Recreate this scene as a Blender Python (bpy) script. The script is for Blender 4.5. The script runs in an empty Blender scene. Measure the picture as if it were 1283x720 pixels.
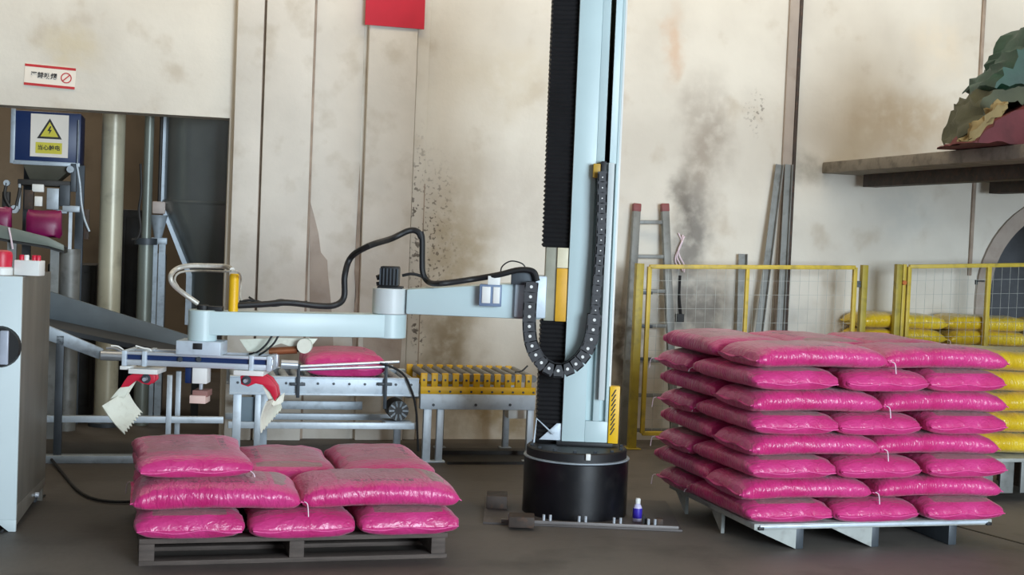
import bpy, bmesh, math, random
from mathutils import Vector, Matrix, noise
random.seed(7)
C = bpy.context.scene.collection
S = bpy.context.scene
R = math.radians

# ------------------------------------------------------------------ camera
FPX = 1700.0
EYE = Vector((0, -2.78, 1.6))
PITCH, ROLL = math.atan(67 / FPX), R(2.35)
fw = Vector((0, math.cos(PITCH), -math.sin(PITCH)))
r0 = Vector((1, 0, 0)); u0 = Vector((0, math.sin(PITCH), math.cos(PITCH)))
rt = r0 * math.cos(ROLL) + u0 * math.sin(ROLL)
up = u0 * math.cos(ROLL) - r0 * math.sin(ROLL)
cd = bpy.data.cameras.new('camera'); cam = bpy.data.objects.new('camera', cd); C.objects.link(cam)
m3 = Matrix((rt, up, -fw)).transposed()
cam.matrix_world = Matrix.Translation(EYE) @ m3.to_4x4()
cd.sensor_width = 36; cd.lens = FPX / 1283 * 36; cd.clip_end = 200
S.camera = cam
# ------------------------------------------------------------------ world, lamps, exposure
w = bpy.data.worlds.new('world'); S.world = w; w.use_nodes = True
w.node_tree.nodes['Background'].inputs[0].default_value = (0.80, 0.90, 1.0, 1)
w.node_tree.nodes['Background'].inputs[1].default_value = 0.45
S.view_settings.view_transform = 'Standard'; S.view_settings.look = 'None'
S.view_settings.gamma = 1; S.view_settings.use_curve_mapping = False
S.view_settings.exposure = -0.1
def area(name, loc, target, sx, sy, power, col):
    l = bpy.data.lights.new(name, 'AREA'); l.shape = 'RECTANGLE'; l.size = sx; l.size_y = sy
    l.energy = power; l.color = col
    o = bpy.data.objects.new(name, l); C.objects.link(o); o.location = loc
    o.rotation_euler = (Vector(target) - Vector(loc)).to_track_quat('-Z', 'Y').to_euler()
    return o
area('skylight', (0, 5.6, 5.8), (0, 7.6, 3.6), 12, 1.0, 260, (1.0, 0.82, 0.58))
area('doorway_daylight', (6.2, -7.2, 2.3), (0.2, 6.5, 1.2), 4.6, 3.8, 1900, (0.76, 0.89, 1.0))
area('rear_room_fill', (-4.2, 9.0, 4.6), (-4.0, 8.2, 1.5), 1.5, .6, 60, (1.0, 0.90, 0.76))  # unseen fill light, added to brighten the upper part of the back room

# ------------------------------------------------------------------ helpers
def P(px, py, d):
    r = fw + rt * ((px - 641.5) / FPX) - up * ((py - 360) / FPX)
    return EYE + r * ((d - EYE.y) / r.y)
def G(px, py, z=0.0):
    r = fw + rt * ((px - 641.5) / FPX) - up * ((py - 360) / FPX)
    return EYE + r * ((z - EYE.z) / r.z)
class Frame:
    def __init__(s, o, yaw):
        s.o = Vector(o); s.U = Vector((math.cos(yaw), math.sin(yaw), 0)); s.N = Vector((math.sin(yaw), -math.cos(yaw), 0))
        s.M = Matrix.Translation(s.o) @ Matrix.Rotation(yaw, 4, 'Z')     # local y = -off
    def p(s, u, off, z): return s.o + s.U * u + s.N * off + Vector((0, 0, z))
    def at(s, px, py, off):
        r = fw + rt * ((px - 641.5) / FPX) - up * ((py - 360) / FPX)
        return EYE + r * ((off - (EYE - s.o).dot(s.N)) / r.dot(s.N))
    def uz(s, px, py, off):
        q = s.at(px, py, off); return (q - s.o).dot(s.U), q.z
WYAW = R(13.8)
WF = Frame((0, 7.75, 0), WYAW)
ID = Frame((0, 0, 0), 0)

class MB:
    def __init__(s): s.v = []; s.f = []; s.m = []
    def add(s, vs, fs, mi=0):
        b = len(s.v); s.v += [Vector(q) for q in vs]; s.f += [[b + i for i in f] for f in fs]; s.m += [mi] * len(fs); return s
    def hexa(s, c, mi=0):      # 8 corners: bottom 4 ccw, top 4
        return s.add(c, [(3, 2, 1, 0), (4, 5, 6, 7), (0, 1, 5, 4), (1, 2, 6, 5), (2, 3, 7, 6), (3, 0, 4, 7)], mi)
    def box(s, F, ua, ub, oa, ob, za, zb, mi=0):
        q = [(ua, oa), (ub, oa), (ub, ob), (ua, ob)]
        if (ub - ua) * (ob - oa) > 0: q = q[::-1]
        return s.hexa([F.p(u, o, za) for u, o in q] + [F.p(u, o, zb) for u, o in q], mi)
    def bar(s, a, b, wid, hei, upv=(0, 0, 1), mi=0):    # box along a->b
        a = Vector(a); b = Vector(b); d = (b - a).normalized(); upv = Vector(upv)
        x = d.cross(upv)
        if x.length < 1e-4: x = d.cross(Vector((0, 1, 0)))
        x.normalize(); y = x.cross(d).normalized()
        k = [(-1, -1), (1, -1), (1, 1), (-1, 1)]
        return s.hexa([a + x * (i * wid / 2) + y * (j * hei / 2) for i, j in k] + [b + x * (i * wid / 2) + y * (j * hei / 2) for i, j in k], mi)
    def cyl(s, a, b, ra, rb=None, n=20, mi=0, caps=True):
        a = Vector(a); b = Vector(b); rb = ra if rb is None else rb
        d = (b - a).normalized(); x = d.orthogonal().normalized(); y = d.cross(x)
        vs = [a + (x * math.cos(2 * math.pi * i / n) + y * math.sin(2 * math.pi * i / n)) * ra for i in range(n)]
        vs += [b + (x * math.cos(2 * math.pi * i / n) + y * math.sin(2 * math.pi * i / n)) * rb for i in range(n)]
        fs = [(i, (i + 1) % n, n + (i + 1) % n, n + i) for i in range(n)]
        if caps: fs += [tuple(range(n))[::-1], tuple(range(n, 2 * n))]
        return s.add(vs, fs, mi)
    def lathe(s, base, prof, n=32, mi=0):     # prof: (r, z)
        base = Vector(base); vs = []; fs = []
        for r, z in prof:
            vs += [base + Vector((r * math.cos(2 * math.pi * i / n), r * math.sin(2 * math.pi * i / n), z)) for i in range(n)]
        for k in range(len(prof) - 1):
            fs += [(k * n + i, k * n + (i + 1) % n, (k + 1) * n + (i + 1) % n, (k + 1) * n + i) for i in range(n)]
        fs += [tuple(range(n))[::-1], tuple(range((len(prof) - 1) * n, len(prof) * n))]
        return s.add(vs, fs, mi)
    def tube(s, pts, r, n=10, sub=6, mi=0):
        pts = [Vector(p) for p in pts]
        if sub > 1 and len(pts) > 2:
            q = [pts[0] * 2 - pts[1]] + pts + [pts[-1] * 2 - pts[-2]]; out = []
            for i in range(1, len(q) - 2):
                for k in range(sub):
                    t = k / sub; a, b, c, d = q[i - 1:i + 3]
                    out.append(0.5 * ((2 * b) + (c - a) * t + (2 * a - 5 * b + 4 * c - d) * t * t + (3 * b - a - 3 * c + d) * t ** 3))
            pts = out + [pts[-1]]
        x = (pts[1] - pts[0]).orthogonal().normalized(); vs = []; fs = []
        for i, p in enumerate(pts):
            d = (pts[min(i + 1, len(pts) - 1)] - pts[max(i - 1, 0)]).normalized()
            x = (x - d * x.dot(d)).normalized(); y = d.cross(x)
            vs += [p + (x * math.cos(2 * math.pi * k / n) + y * math.sin(2 * math.pi * k / n)) * r for k in range(n)]
        for i in range(len(pts) - 1):
            fs += [(i * n + k, i * n + (k + 1) % n, (i + 1) * n + (k + 1) % n, (i + 1) * n + k) for k in range(n)]
        fs += [tuple(range(n))[::-1], tuple(range((len(pts) - 1) * n, len(pts) * n))]
        return s.add(vs, fs, mi)
    def prism(s, pts, vec, mi=0):
        pts = [Vector(p) for p in pts]; vec = Vector(vec); n = len(pts)
        nn = Vector((0, 0, 0))
        for i in range(n): nn += pts[i].cross(pts[(i + 1) % n])
        if nn.dot(vec) < 0: pts = pts[::-1]
        return s.add(pts + [p + vec for p in pts], [tuple(range(n))[::-1], tuple(range(n, 2 * n))] + [(i, (i + 1) % n, n + (i + 1) % n, n + i) for i in range(n)], mi)
    def build(s, name, mats, parent=None, M=None, bevel=0, smooth=True, ang=35):
        if parent is not None: M = ORI[parent.name]
        elif M is None:
            lo = [min(v[i] for v in s.v) for i in range(3)]; hi = [max(v[i] for v in s.v) for i in range(3)]
            M = Matrix.Translation(((lo[0] + hi[0]) / 2, (lo[1] + hi[1]) / 2, lo[2]))
        I = M.inverted()
        me = bpy.data.meshes.new(name); me.from_pydata([I @ v for v in s.v], [], s.f)
        mats = mats if isinstance(mats, (list, tuple)) else [mats]
        for m in mats: me.materials.append(m)
        if len(mats) > 1: me.polygons.foreach_set('material_index', s.m)
        if bevel:
            bm = bmesh.new(); bm.from_mesh(me)
            es = [e for e in bm.edges if len(e.link_faces) == 2 and e.calc_face_angle(0) > 0.6]
            bmesh.ops.bevel(bm, geom=es, offset=bevel, segments=2, profile=0.5, affect='EDGES', clamp_overlap=True)
            bm.to_mesh(me); bm.free()
        if smooth:
            me.polygons.foreach_set('use_smooth', [True] * len(me.polygons)); me.set_sharp_from_angle(angle=R(ang))
        me.update()
        o = bpy.data.objects.new(name, me); C.objects.link(o); ORI[o.name] = M
        if parent is not None: o.parent = parent
        else: o.matrix_world = M
        return o
ORI = {}
def thing(name, label, cat, loc, yaw=0, group=None):
    o = bpy.data.objects.new(name, None); C.objects.link(o); o.empty_display_size = .1
    o.location = loc; o.rotation_euler = (0, 0, yaw); o['label'] = label; o['category'] = cat
    if group: o['group'] = group
    ORI[o.name] = Matrix.Translation(loc) @ Matrix.Rotation(yaw, 4, 'Z')
    return o
def tag(o, label, cat, group=None):
    o['label'] = label; o['category'] = cat
    if group: o['group'] = group
    return o
def struct(o): o['kind'] = 'structure'; return o
def stuff(o): o['kind'] = 'stuff'; return o

# ------------------------------------------------------------------ materials
def lin(c): return tuple(((x / 255) / 12.92 if x / 255 <= .04045 else ((x / 255 + .055) / 1.055) ** 2.4) for x in c) + (1,)
def nd(nt, t, **k):
    n = nt.nodes.new(t)
    for a, b in k.items(): setattr(n, a, b)
    return n
def mixc(nt, fac, a, b):
    n = nd(nt, 'ShaderNodeMix', data_type='RGBA')
    for s_, val in ((n.inputs[0], fac), (n.inputs[6], a), (n.inputs[7], b)):
        if hasattr(val, 'is_linked'): nt.links.new(val, s_)
        else: s_.default_value = val
    return n.outputs[2]
def mat(name, rgb, rough=.5, metal=0.0, var=0.12, vscale=8, bump=0.0, bscale=60, dirt=None, coat=0, stretch=None, spec=.5):
    m = bpy.data.materials.new(name); m.use_nodes = True; nt = m.node_tree; b = nt.nodes['Principled BSDF']
    tc = nd(nt, 'ShaderNodeTexCoord'); mp = nd(nt, 'ShaderNodeMapping'); nt.links.new(tc.outputs['Object'], mp.inputs[0])
    if stretch: mp.inputs['Scale'].default_value = stretch
    c = lin(rgb); n = nd(nt, 'ShaderNodeTexNoise'); n.inputs['Scale'].default_value = vscale; n.inputs['Detail'].default_value = 5
    nt.links.new(mp.outputs[0], n.inputs[0])
    dk = tuple(x * (1 - var) for x in c[:3]) + (1,); lt = tuple(min(1, x * (1 + var)) for x in c[:3]) + (1,)
    rp = nd(nt, 'ShaderNodeMapRange'); rp.inputs[1].default_value = .3; rp.inputs[2].default_value = .7
    nt.links.new(n.outputs[0], rp.inputs[0])
    col = mixc(nt, rp.outputs[0], dk, lt)
    if dirt:
        n2 = nd(nt, 'ShaderNodeTexNoise'); n2.inputs['Scale'].default_value = vscale * 2.3; n2.inputs['Detail'].default_value = 8
        nt.links.new(mp.outputs[0], n2.inputs[0]); r2 = nd(nt, 'ShaderNodeMapRange'); r2.inputs[1].default_value = .52; r2.inputs[2].default_value = .72
        r2.inputs[4].default_value = dirt[1]
        nt.links.new(n2.outputs[0], r2.inputs[0]); col = mixc(nt, r2.outputs[0], col, lin(dirt[0]))
    nt.links.new(col, b.inputs['Base Color'])
    b.inputs['Roughness'].default_value = rough; b.inputs['Metallic'].default_value = metal
    b.inputs['Coat Weight'].default_value = coat; b.inputs['Specular IOR Level'].default_value = spec
    if bump:
        n3 = nd(nt, 'ShaderNodeTexNoise'); n3.inputs['Scale'].default_value = bscale; n3.inputs['Detail'].default_value = 4
        nt.links.new(mp.outputs[0], n3.inputs[0]); bp = nd(nt, 'ShaderNodeBump'); bp.inputs['Strength'].default_value = bump; bp.inputs['Distance'].default_value = .01
        nt.links.new(n3.outputs[0], bp.inputs['Height']); nt.links.new(bp.outputs[0], b.inputs['Normal'])
    return m
M = {}
M['robot'] = mat('pale_blue_paint', (196, 216, 218), .38, 0, .04, 3)
M['robot2'] = mat('pale_grey_paint', (205, 212, 212), .42, 0, .05, 4)
M['black'] = mat('black_rubber', (26, 26, 28), .55, 0, .2, 10)
M['chain'] = mat('charcoal_chain_plastic', (52, 52, 56), .5, 0, .1, 10)
M['drum'] = mat('black_gloss_paint', (18, 18, 22), .3, 0, .3, 5, dirt=((60, 58, 56), .25))
M['bellows'] = mat('black_bellows', (24, 23, 25), .6, 0, .2, 10)
M['yellow'] = mat('yellow_paint', (240, 188, 18), .45, 0, .08, 6)
M['fyellow'] = mat('fence_yellow_paint', (205, 178, 62), .5, 0, .12, 6, dirt=((120, 110, 70), .5))
M['oyellow'] = mat('olive_yellow_paint', (170, 152, 52), .5, 0, .15, 6, dirt=((100, 95, 60), .5))
M['steel'] = mat('galvanised_steel', (164, 174, 182), .45, .25, .12, 8, dirt=((95, 95, 95), .4))
M['lsteel'] = mat('pale_steel', (200, 212, 222), .42, .1, .06, 8, dirt=((140, 146, 152), .3))
M['dsteel'] = mat('dark_steel', (70, 76, 82), .5, .3, .2, 8)
M['stainless'] = mat('brushed_stainless', (132, 127, 118), .42, .55, .2, 2.5, stretch=(3, 3, .6))
M['alu'] = mat('aluminium', (196, 202, 210), .35, .4, .06, 8)
M['white'] = mat('white_plastic', (232, 232, 228), .45, 0, .03, 8)
M['claw'] = mat('ivory_claw_paint', (234, 236, 220), .5, 0, .04, 10, dirt=((190, 186, 164), .35))
M['red'] = mat('red_paint', (206, 34, 62), .4, 0, .1, 8)
M['copper'] = mat('copper_brown', (150, 92, 60), .35, .4, .2, 10)
M['cab'] = mat('cabinet_paint', (204, 216, 218), .45, 0, .03, 3)
M['navy'] = mat('navy_blue_paint', (16, 42, 88), .4, 0, .1, 4)
M['hose'] = mat('ribbed_grey_hose', (190, 186, 176), .4, .2, .15, 40)
M['rust'] = mat('rusted_dark_iron', (66, 56, 50), .7, .2, .3, 12, dirt=((100, 70, 50), .6))
M['angle'] = mat('grey_angle_iron', (128, 130, 128), .5, .3, .15, 6, dirt=((80, 78, 74), .5))
M['wood'] = mat('weathered_pallet_wood', (86, 76, 70), .8, 0, .25, 6, .3, 40, stretch=(1, 8, 8))
M['palletgrey'] = mat('grey_pallet_paint', (166, 170, 166), .55, 0, .1, 6, dirt=((110, 105, 100), .5))
M['concrete'] = mat('grey_concrete', (138, 132, 122), .85, 0, .15, 4, .4, 30, dirt=((70, 64, 58), .6))
M['print_black'] = mat('printed_black', (40, 34, 30), .6, 0, .1)
M['print_red'] = mat('printed_red', (190, 36, 40), .6, 0, .1)
M['print_ylw'] = mat('printed_yellow', (214, 200, 60), .6, 0, .05)
M['sign_white'] = mat('sign_white', (236, 226, 212), .5, 0, .03)
M['banner'] = mat('red_banner_cloth', (196, 26, 52), .7, 0, .08, 5)
M['tarp_green'] = mat('green_tarpaulin', (12, 62, 44), .55, 0, .3, 6, .4, 14)
M['tarp_olive'] = mat('olive_tarpaulin', (74, 76, 52), .7, 0, .25, 6, .4, 14)
M['tarp_tan'] = mat('tan_sacking', (140, 120, 78), .8, 0, .2, 6, .4, 20)
M['tarp_maroon'] = mat('maroon_sacking', (104, 42, 46), .75, 0, .3, 6, .4, 14)
M['thread'] = mat('white_thread', (235, 215, 225), .7, 0, .02)
M['violet'] = mat('violet_label', (60, 44, 176), .4, 0, .1)
M['pillar'] = mat('cream_pillar_paint', (188, 182, 158), .35, .1, .12, 3, dirt=((120, 112, 96), .5))
M['backwall'] = mat('dingy_plaster', (138, 124, 106), .9, 0, .25, .8, dirt=((70, 62, 54), .6))
M['pipe'] = mat('grey_green_pipe', (126, 132, 124), .4, .3, .12, 4)
M['silo'] = mat('silo_steel', (138, 142, 140), .3, .55, .15, 2)
M['dark'] = mat('dark_machinery', (48, 46, 44), .6, .2, .3, 8)
M['magenta_sheet'] = mat('magenta_plastic', (120, 14, 74), .4, 0, .3, 6)

def sack_mat(name, base, hi, top, ink):
    m = bpy.data.materials.new(name); m.use_nodes = True; nt = m.node_tree; b = nt.nodes['Principled BSDF']
    tc = nd(nt, 'ShaderNodeTexCoord'); ob = tc.outputs['Object']; L = nt.links.new
    sep = nd(nt, 'ShaderNodeSeparateXYZ'); L(ob, sep.inputs[0])
    nz = nd(nt, 'ShaderNodeTexNoise'); nz.inputs['Scale'].default_value = 5; nz.inputs['Detail'].default_value = 6; L(ob, nz.inputs[0])
    rp = nd(nt, 'ShaderNodeMapRange'); rp.inputs[1].default_value = .35; rp.inputs[2].default_value = .68; L(nz.outputs[0], rp.inputs[0])
    col = mixc(nt, rp.outputs[0], lin(base), lin(hi))
    def math_(op, a, bb=None):
        n = nd(nt, 'ShaderNodeMath', operation=op)
        for i, v in enumerate((a, bb)):
            if v is None: continue
            if hasattr(v, 'is_linked'): L(v, n.inputs[i])
            else: n.inputs[i].default_value = v
        return n.outputs[0]
    def rng(v, lo, hi_): return math_('MULTIPLY', math_('GREATER_THAN', v, lo), math_('LESS_THAN', v, hi_))
    x, y, z = sep.outputs
    topm = math_('GREATER_THAN', z, .119)
    # printed dull panels on the upper face: a wide one in the middle, a narrow one by one end
    p1 = math_('MULTIPLY', rng(x, -.20, .23), rng(y, -.13, .21))
    p2 = math_('MULTIPLY', rng(x, .26, .345), rng(y, -.17, .17))
    pan = math_('MULTIPLY', math_('ADD', math_('MULTIPLY', p1, .45), math_('MULTIPLY', p2, .85)), topm)
    col = mixc(nt, pan, col, lin(top))
    # a line of blocky characters along the front of the panel, and a faint block of them in the middle
    def chars(lo_y, hi_y, lx, hx, sx, thr):
        mp = nd(nt, 'ShaderNodeMapping'); mp.inputs['Scale'].default_value = (sx, 70, 1); L(ob, mp.inputs[0])
        v = nd(nt, 'ShaderNodeTexVoronoi', distance='CHEBYCHEV'); v.inputs['Scale'].default_value = 1; L(mp.outputs[0], v.inputs[0])
        return math_('MULTIPLY', math_('MULTIPLY', math_('GREATER_THAN', v.outputs['Distance'], thr), topm), math_('MULTIPLY', rng(y, lo_y, hi_y), rng(x, lx, hx)))
    ink_m = math_('MAXIMUM', chars(-.165, -.135, -.14, .17, 60, .38), math_('MULTIPLY', chars(.0, .09, -.12, .10, 40, .5), .5))
    col = mixc(nt, math_('MULTIPLY', ink_m, .75), col, lin(ink))
    L(col, b.inputs['Base Color']); b.inputs['Roughness'].default_value = .3
    b.inputs['Sheen Weight'].default_value = .15; b.inputs['Specular IOR Level'].default_value = .55
    wv = nd(nt, 'ShaderNodeTexNoise'); wv.inputs['Scale'].default_value = 26; wv.inputs['Detail'].default_value = 3; wv.inputs['Distortion'].default_value = .6
    mp = nd(nt, 'ShaderNodeMapping'); mp.inputs['Scale'].default_value = (1.6, .7, .6); L(ob, mp.inputs[0]); L(mp.outputs[0], wv.inputs[0])
    bp = nd(nt, 'ShaderNodeBump'); bp.inputs['Strength'].default_value = .7; bp.inputs['Distance'].default_value = .014
    L(wv.outputs[0], bp.inputs['Height']); L(bp.outputs[0], b.inputs['Normal'])
    return m
M['sack'] = sack_mat('pink_woven_sack', (188, 32, 104), (208, 60, 132), (138, 106, 104), (70, 12, 40))
M['sack_end'] = mat('pink_sack_hem', (214, 70, 140), .5, 0, .15, 20, .3, 60)
M['ysack'] = sack_mat('yellow_woven_sack', (206, 168, 18), (232, 200, 52), (150, 160, 84), (60, 110, 60))
M['ysack_end'] = mat('yellow_sack_hem', (226, 200, 70), .55, 0, .15, 20, .3, 60)

def wall_mat():
    m = bpy.data.materials.new('stained_cream_plaster'); m.use_nodes = True; nt = m.node_tree; b = nt.nodes['Principled BSDF']; L = nt.links.new
    tc = nd(nt, 'ShaderNodeTexCoord'); ob = tc.outputs['Object']
    def nz(sc, det=6, vec=ob, dist=0):
        n = nd(nt, 'ShaderNodeTexNoise'); n.inputs['Scale'].default_value = sc; n.inputs['Detail'].default_value = det; n.inputs['Distortion'].default_value = dist; L(vec, n.inputs[0]); return n
    def rng(v, a, bb, c=0., d=1.):
        r = nd(nt, 'ShaderNodeMapRange'); r.interpolation_type = 'SMOOTHSTEP'
        for i, q in enumerate((a, bb, c, d)): r.inputs[i + 1].default_value = q
        L(v, r.inputs[0]); return r.outputs[0]
    col = mixc(nt, rng(nz(1.1).outputs[0], .35, .7), lin((224, 219, 208)), lin((208, 202, 191)))
    col = mixc(nt, rng(nz(3.2, 8).outputs[0], .55, .75, 0, .45), col, lin((176, 160, 138)))
    wob = nz(2.6, 6); wv = nd(nt, 'ShaderNodeVectorMath', operation='MULTIPLY_ADD'); L(wob.outputs['Color'], wv.inputs[0])
    wv.inputs[1].default_value = (.5, 0, .5); L(ob, wv.inputs[2])
    sub0 = nd(nt, 'ShaderNodeVectorMath', operation='SUBTRACT'); L(wv.outputs[0], sub0.inputs[0]); sub0.inputs[1].default_value = (.25, 0, .25)
    fine = nz(9, 8)
    spots = nz(34, 4)
    def stain(px, py, rx, ry, rgb, k, speck=False):
        nonlocal col
        u, z = WF.uz(px, py, 0)
        su = abs(WF.uz(px + rx, py, 0)[0] - u); sz = abs(WF.uz(px, py + ry, 0)[1] - z)
        s1 = nd(nt, 'ShaderNodeVectorMath', operation='SUBTRACT'); L(sub0.outputs[0], s1.inputs[0]); s1.inputs[1].default_value = (u, 0, z)
        s2 = nd(nt, 'ShaderNodeVectorMath', operation='MULTIPLY'); L(s1.outputs[0], s2.inputs[0]); s2.inputs[1].default_value = (1 / su, 0, 1 / sz)
        ln = nd(nt, 'ShaderNodeVectorMath', operation='LENGTH'); L(s2.outputs[0], ln.inputs[0])
        f = rng(ln.outputs['Value'], 1.0, .15)
        mu = nd(nt, 'ShaderNodeMath', operation='MULTIPLY'); L(f, mu.inputs[0])
        L(rng(spots.outputs[0], .55, .62, 0, k) if speck else rng(fine.outputs[0], .25, .6, k * .45, k), mu.inputs[1])
        col = mixc(nt, mu.outputs[0], col, lin(rgb))
    grey, brown, dark, white = (120, 116, 112), (150, 128, 96), (70, 60, 52), (214, 216, 214)
    stain(575, 330, 65, 190, (168, 152, 124), .75); stain(560, 450, 45, 120, (132, 116, 88), .8)
    stain(545, 300, 40, 130, dark, .7, True); stain(620, 520, 90, 55, (150, 128, 84), .8)
    stain(520, 290, 16, 160, dark, .7, True); stain(526, 400, 9, 130, dark, .8, True)
    stain(425, 85, 55, 40, (150, 132, 104), .8); stain(418, 60, 16, 22, dark, .9); stain(400, 55, 40, 10, (90, 96, 70), .5)
    stain(490, 95, 35, 35, (170, 152, 126), .6)
    stain(880, 190, 50, 130, (150, 138, 126), .75); stain(862, 300, 40, 110, grey, .85); stain(850, 250, 18, 80, dark, .5)
    stain(870, 380, 90, 70, (140, 138, 134), .8); stain(845, 60, 18, 70, (206, 170, 140), .6)
    stain(640, 100, 120, 60, (206, 196, 176), .5); stain(640, 260, 70, 80, (196, 188, 178), .5)
    stain(1140, 150, 100, 55, (184, 166, 140), .75); stain(1010, 215, 40, 30, (150, 144, 132), .7); stain(1140, 270, 60, 40, (196, 196, 190), .5)
    stain(945, 140, 10, 40, dark, .5, True); stain(90, 60, 60, 40, (206, 192, 160), .6)
    stain(960, 400, 120, 40, (170, 170, 166), .5); stain(778, 440, 34, 130, (88, 80, 72), .95); stain(880, 395, 60, 40, (110, 106, 102), .7)
    stain(1180, 60, 60, 60, (232, 216, 190), .4)
    L(col, b.inputs['Base Color']); b.inputs['Roughness'].default_value = .9; b.inputs['Specular IOR Level'].default_value = .2
    bp = nd(nt, 'ShaderNodeBump'); bp.inputs['Strength'].default_value = .25; bp.inputs['Distance'].default_value = .02
    L(fine.outputs[0], bp.inputs['Height']); L(bp.outputs[0], b.inputs['Normal'])
    return m
M['wall'] = wall_mat()
M['plaster'] = mat('white_plaster', (214, 208, 198), .9, 0, .08, 2.2, .2, 20, dirt=((186, 176, 160), .6))
M['plaster_grey'] = mat('bare_grey_plaster', (168, 156, 146), .92, 0, .12, 3, .2, 20, dirt=((140, 124, 112), .5))
M['groove'] = mat('dark_joint', (158, 142, 128), .9, 0, .3, 6)

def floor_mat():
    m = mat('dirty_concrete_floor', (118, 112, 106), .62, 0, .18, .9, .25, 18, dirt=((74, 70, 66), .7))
    # trodden grime plus shade painted into the floor colour around the machinery, ragged edge
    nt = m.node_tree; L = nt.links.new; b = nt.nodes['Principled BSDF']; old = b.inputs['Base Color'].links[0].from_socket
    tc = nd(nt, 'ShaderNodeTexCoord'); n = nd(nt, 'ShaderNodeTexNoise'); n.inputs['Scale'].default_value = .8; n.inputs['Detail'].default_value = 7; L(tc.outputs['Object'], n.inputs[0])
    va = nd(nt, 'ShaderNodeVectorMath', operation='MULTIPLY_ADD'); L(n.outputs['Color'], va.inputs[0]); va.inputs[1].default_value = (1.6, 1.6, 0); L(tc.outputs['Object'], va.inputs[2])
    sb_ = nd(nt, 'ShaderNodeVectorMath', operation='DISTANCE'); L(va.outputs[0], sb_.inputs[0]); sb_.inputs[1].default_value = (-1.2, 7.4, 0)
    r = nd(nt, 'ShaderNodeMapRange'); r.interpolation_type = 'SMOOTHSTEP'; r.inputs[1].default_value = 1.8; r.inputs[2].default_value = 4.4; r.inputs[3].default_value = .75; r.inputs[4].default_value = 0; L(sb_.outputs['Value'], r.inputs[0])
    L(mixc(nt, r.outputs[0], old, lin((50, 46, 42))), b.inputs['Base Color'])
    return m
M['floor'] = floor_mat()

# ------------------------------------------------------------------ setting
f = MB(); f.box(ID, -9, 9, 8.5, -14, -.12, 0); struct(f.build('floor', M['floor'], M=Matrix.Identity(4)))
uo, zl = WF.uz(288, 148, 0)          # right jamb and lintel height of the opening
ucx, zsp = WF.uz(1336, 372, 0); rad = abs(WF.uz(1238, 372, 0)[0] - ucx)
wb = MB()
arch = [(ucx - rad, 0)] + [(ucx - rad * math.cos(t), zsp + rad * math.sin(t)) for t in [math.pi * k / 24 for k in range(25)]] + [(ucx + rad, 0)]
def wall_piece(pts): wb.prism([WF.p(u, 0, z) for u, z in pts], WF.N * -.25)
wall_piece([(-7, zl), (7, zl), (7, 6), (-7, 6)])
wall_piece([(uo, 0), (ucx - rad - .001, 0), (ucx - rad - .001, zl), (uo, zl)])
wall_piece([(ucx - rad, 0), (ucx - rad, zsp)] + [(ucx - rad * math.cos(t), zsp + rad * math.sin(t)) for t in [math.pi * k / 24 for k in range(1, 24)]] + [(ucx + rad, zsp), (ucx + rad, 0), (ucx + rad + .4, 0), (ucx + rad + .4, zl), (ucx - rad - .001, zl), (ucx - rad - .001, 0)])
wall_piece([(ucx + rad + .4, 0), (7, 0), (7, zl), (ucx + rad + .4, zl)])
struct(wb.build('wall_back', M['wall'], M=WF.M, smooth=False))
b_ = MB(); b_.box(WF, -7, 1.2, -4.6, -4.5, 0, 6); struct(b_.build('wall_rear', M['backwall'], M=WF.M))
b_ = MB(); b_.box(WF, 1.0, 1.1, -4.5, -.25, 0, 6); struct(b_.build('wall_partition', M['backwall'], M=WF.M))
b_ = MB(); b_.box(WF, 3, 7, -2.1, -2.0, 0, 6); struct(b_.build('wall_alcove', mat('grey_alcove_plaster', (96, 98, 102), .9), M=WF.M))
b_ = MB(); b_.box(ID, -9, 9, 8.5, -14, 6, 6.1); struct(b_.build('ceiling', M['concrete'], M=Matrix.Identity(4)))
b_ = MB(); b_.box(ID, -9.1, -9, 8.5, -14, 0, 6); struct(b_.build('wall_left', M['concrete'], M=Matrix.Identity(4)))
b_ = MB(); b_.box(ID, 9, 9.1, 8.5, -14, 0, 6); struct(b_.build('wall_right', M['plaster'], M=Matrix.Identity(4)))

TR = [0]
def trim(pxa, pxb, pya, pyb, depth, m, py_x=None, off0=0.0):
    """vertical strip on the wall between two columns of the facade"""
    TR[0] += 1
    ua = WF.uz(pxa, 300, off0)[0]; ub = WF.uz(pxb, 300, off0)[0]
    za = 0 if pyb is None else WF.uz(pxa, pyb, off0)[1]; zb = 6 if pya is None else WF.uz(pxa, pya, off0)[1]
    t = MB(); t.box(WF, ua, ub, off0, off0 + depth, za, zb)
    return struct(t.build('trim_%d' % TR[0], m, M=WF.M, bevel=min(.006, depth * .3)))
# pilasters left of centre
trim(288, 321, None, None, .10, M['plaster'])
trim(324, 383, None, None, .10, M['plaster'])
trim(321, 324, None, None, .05, M['groove'])
trim(383, 387, None, None, .03, M['groove'])
trim(387, 447, None, None, .015, M['plaster'])
trim(452, 512, None, None, .07, M['plaster'])
trim(513, 528, None, None, .04, M['wall'])
trim(528, 530, 230, None, .012, M['groove'])
# right hand joints
trim(974, 986, None, None, .03, M['plaster_grey'])
trim(986, 990, None, None, .04, M['rust'])
trim(1214, 1218, None, 345, .025, M['groove'])
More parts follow.
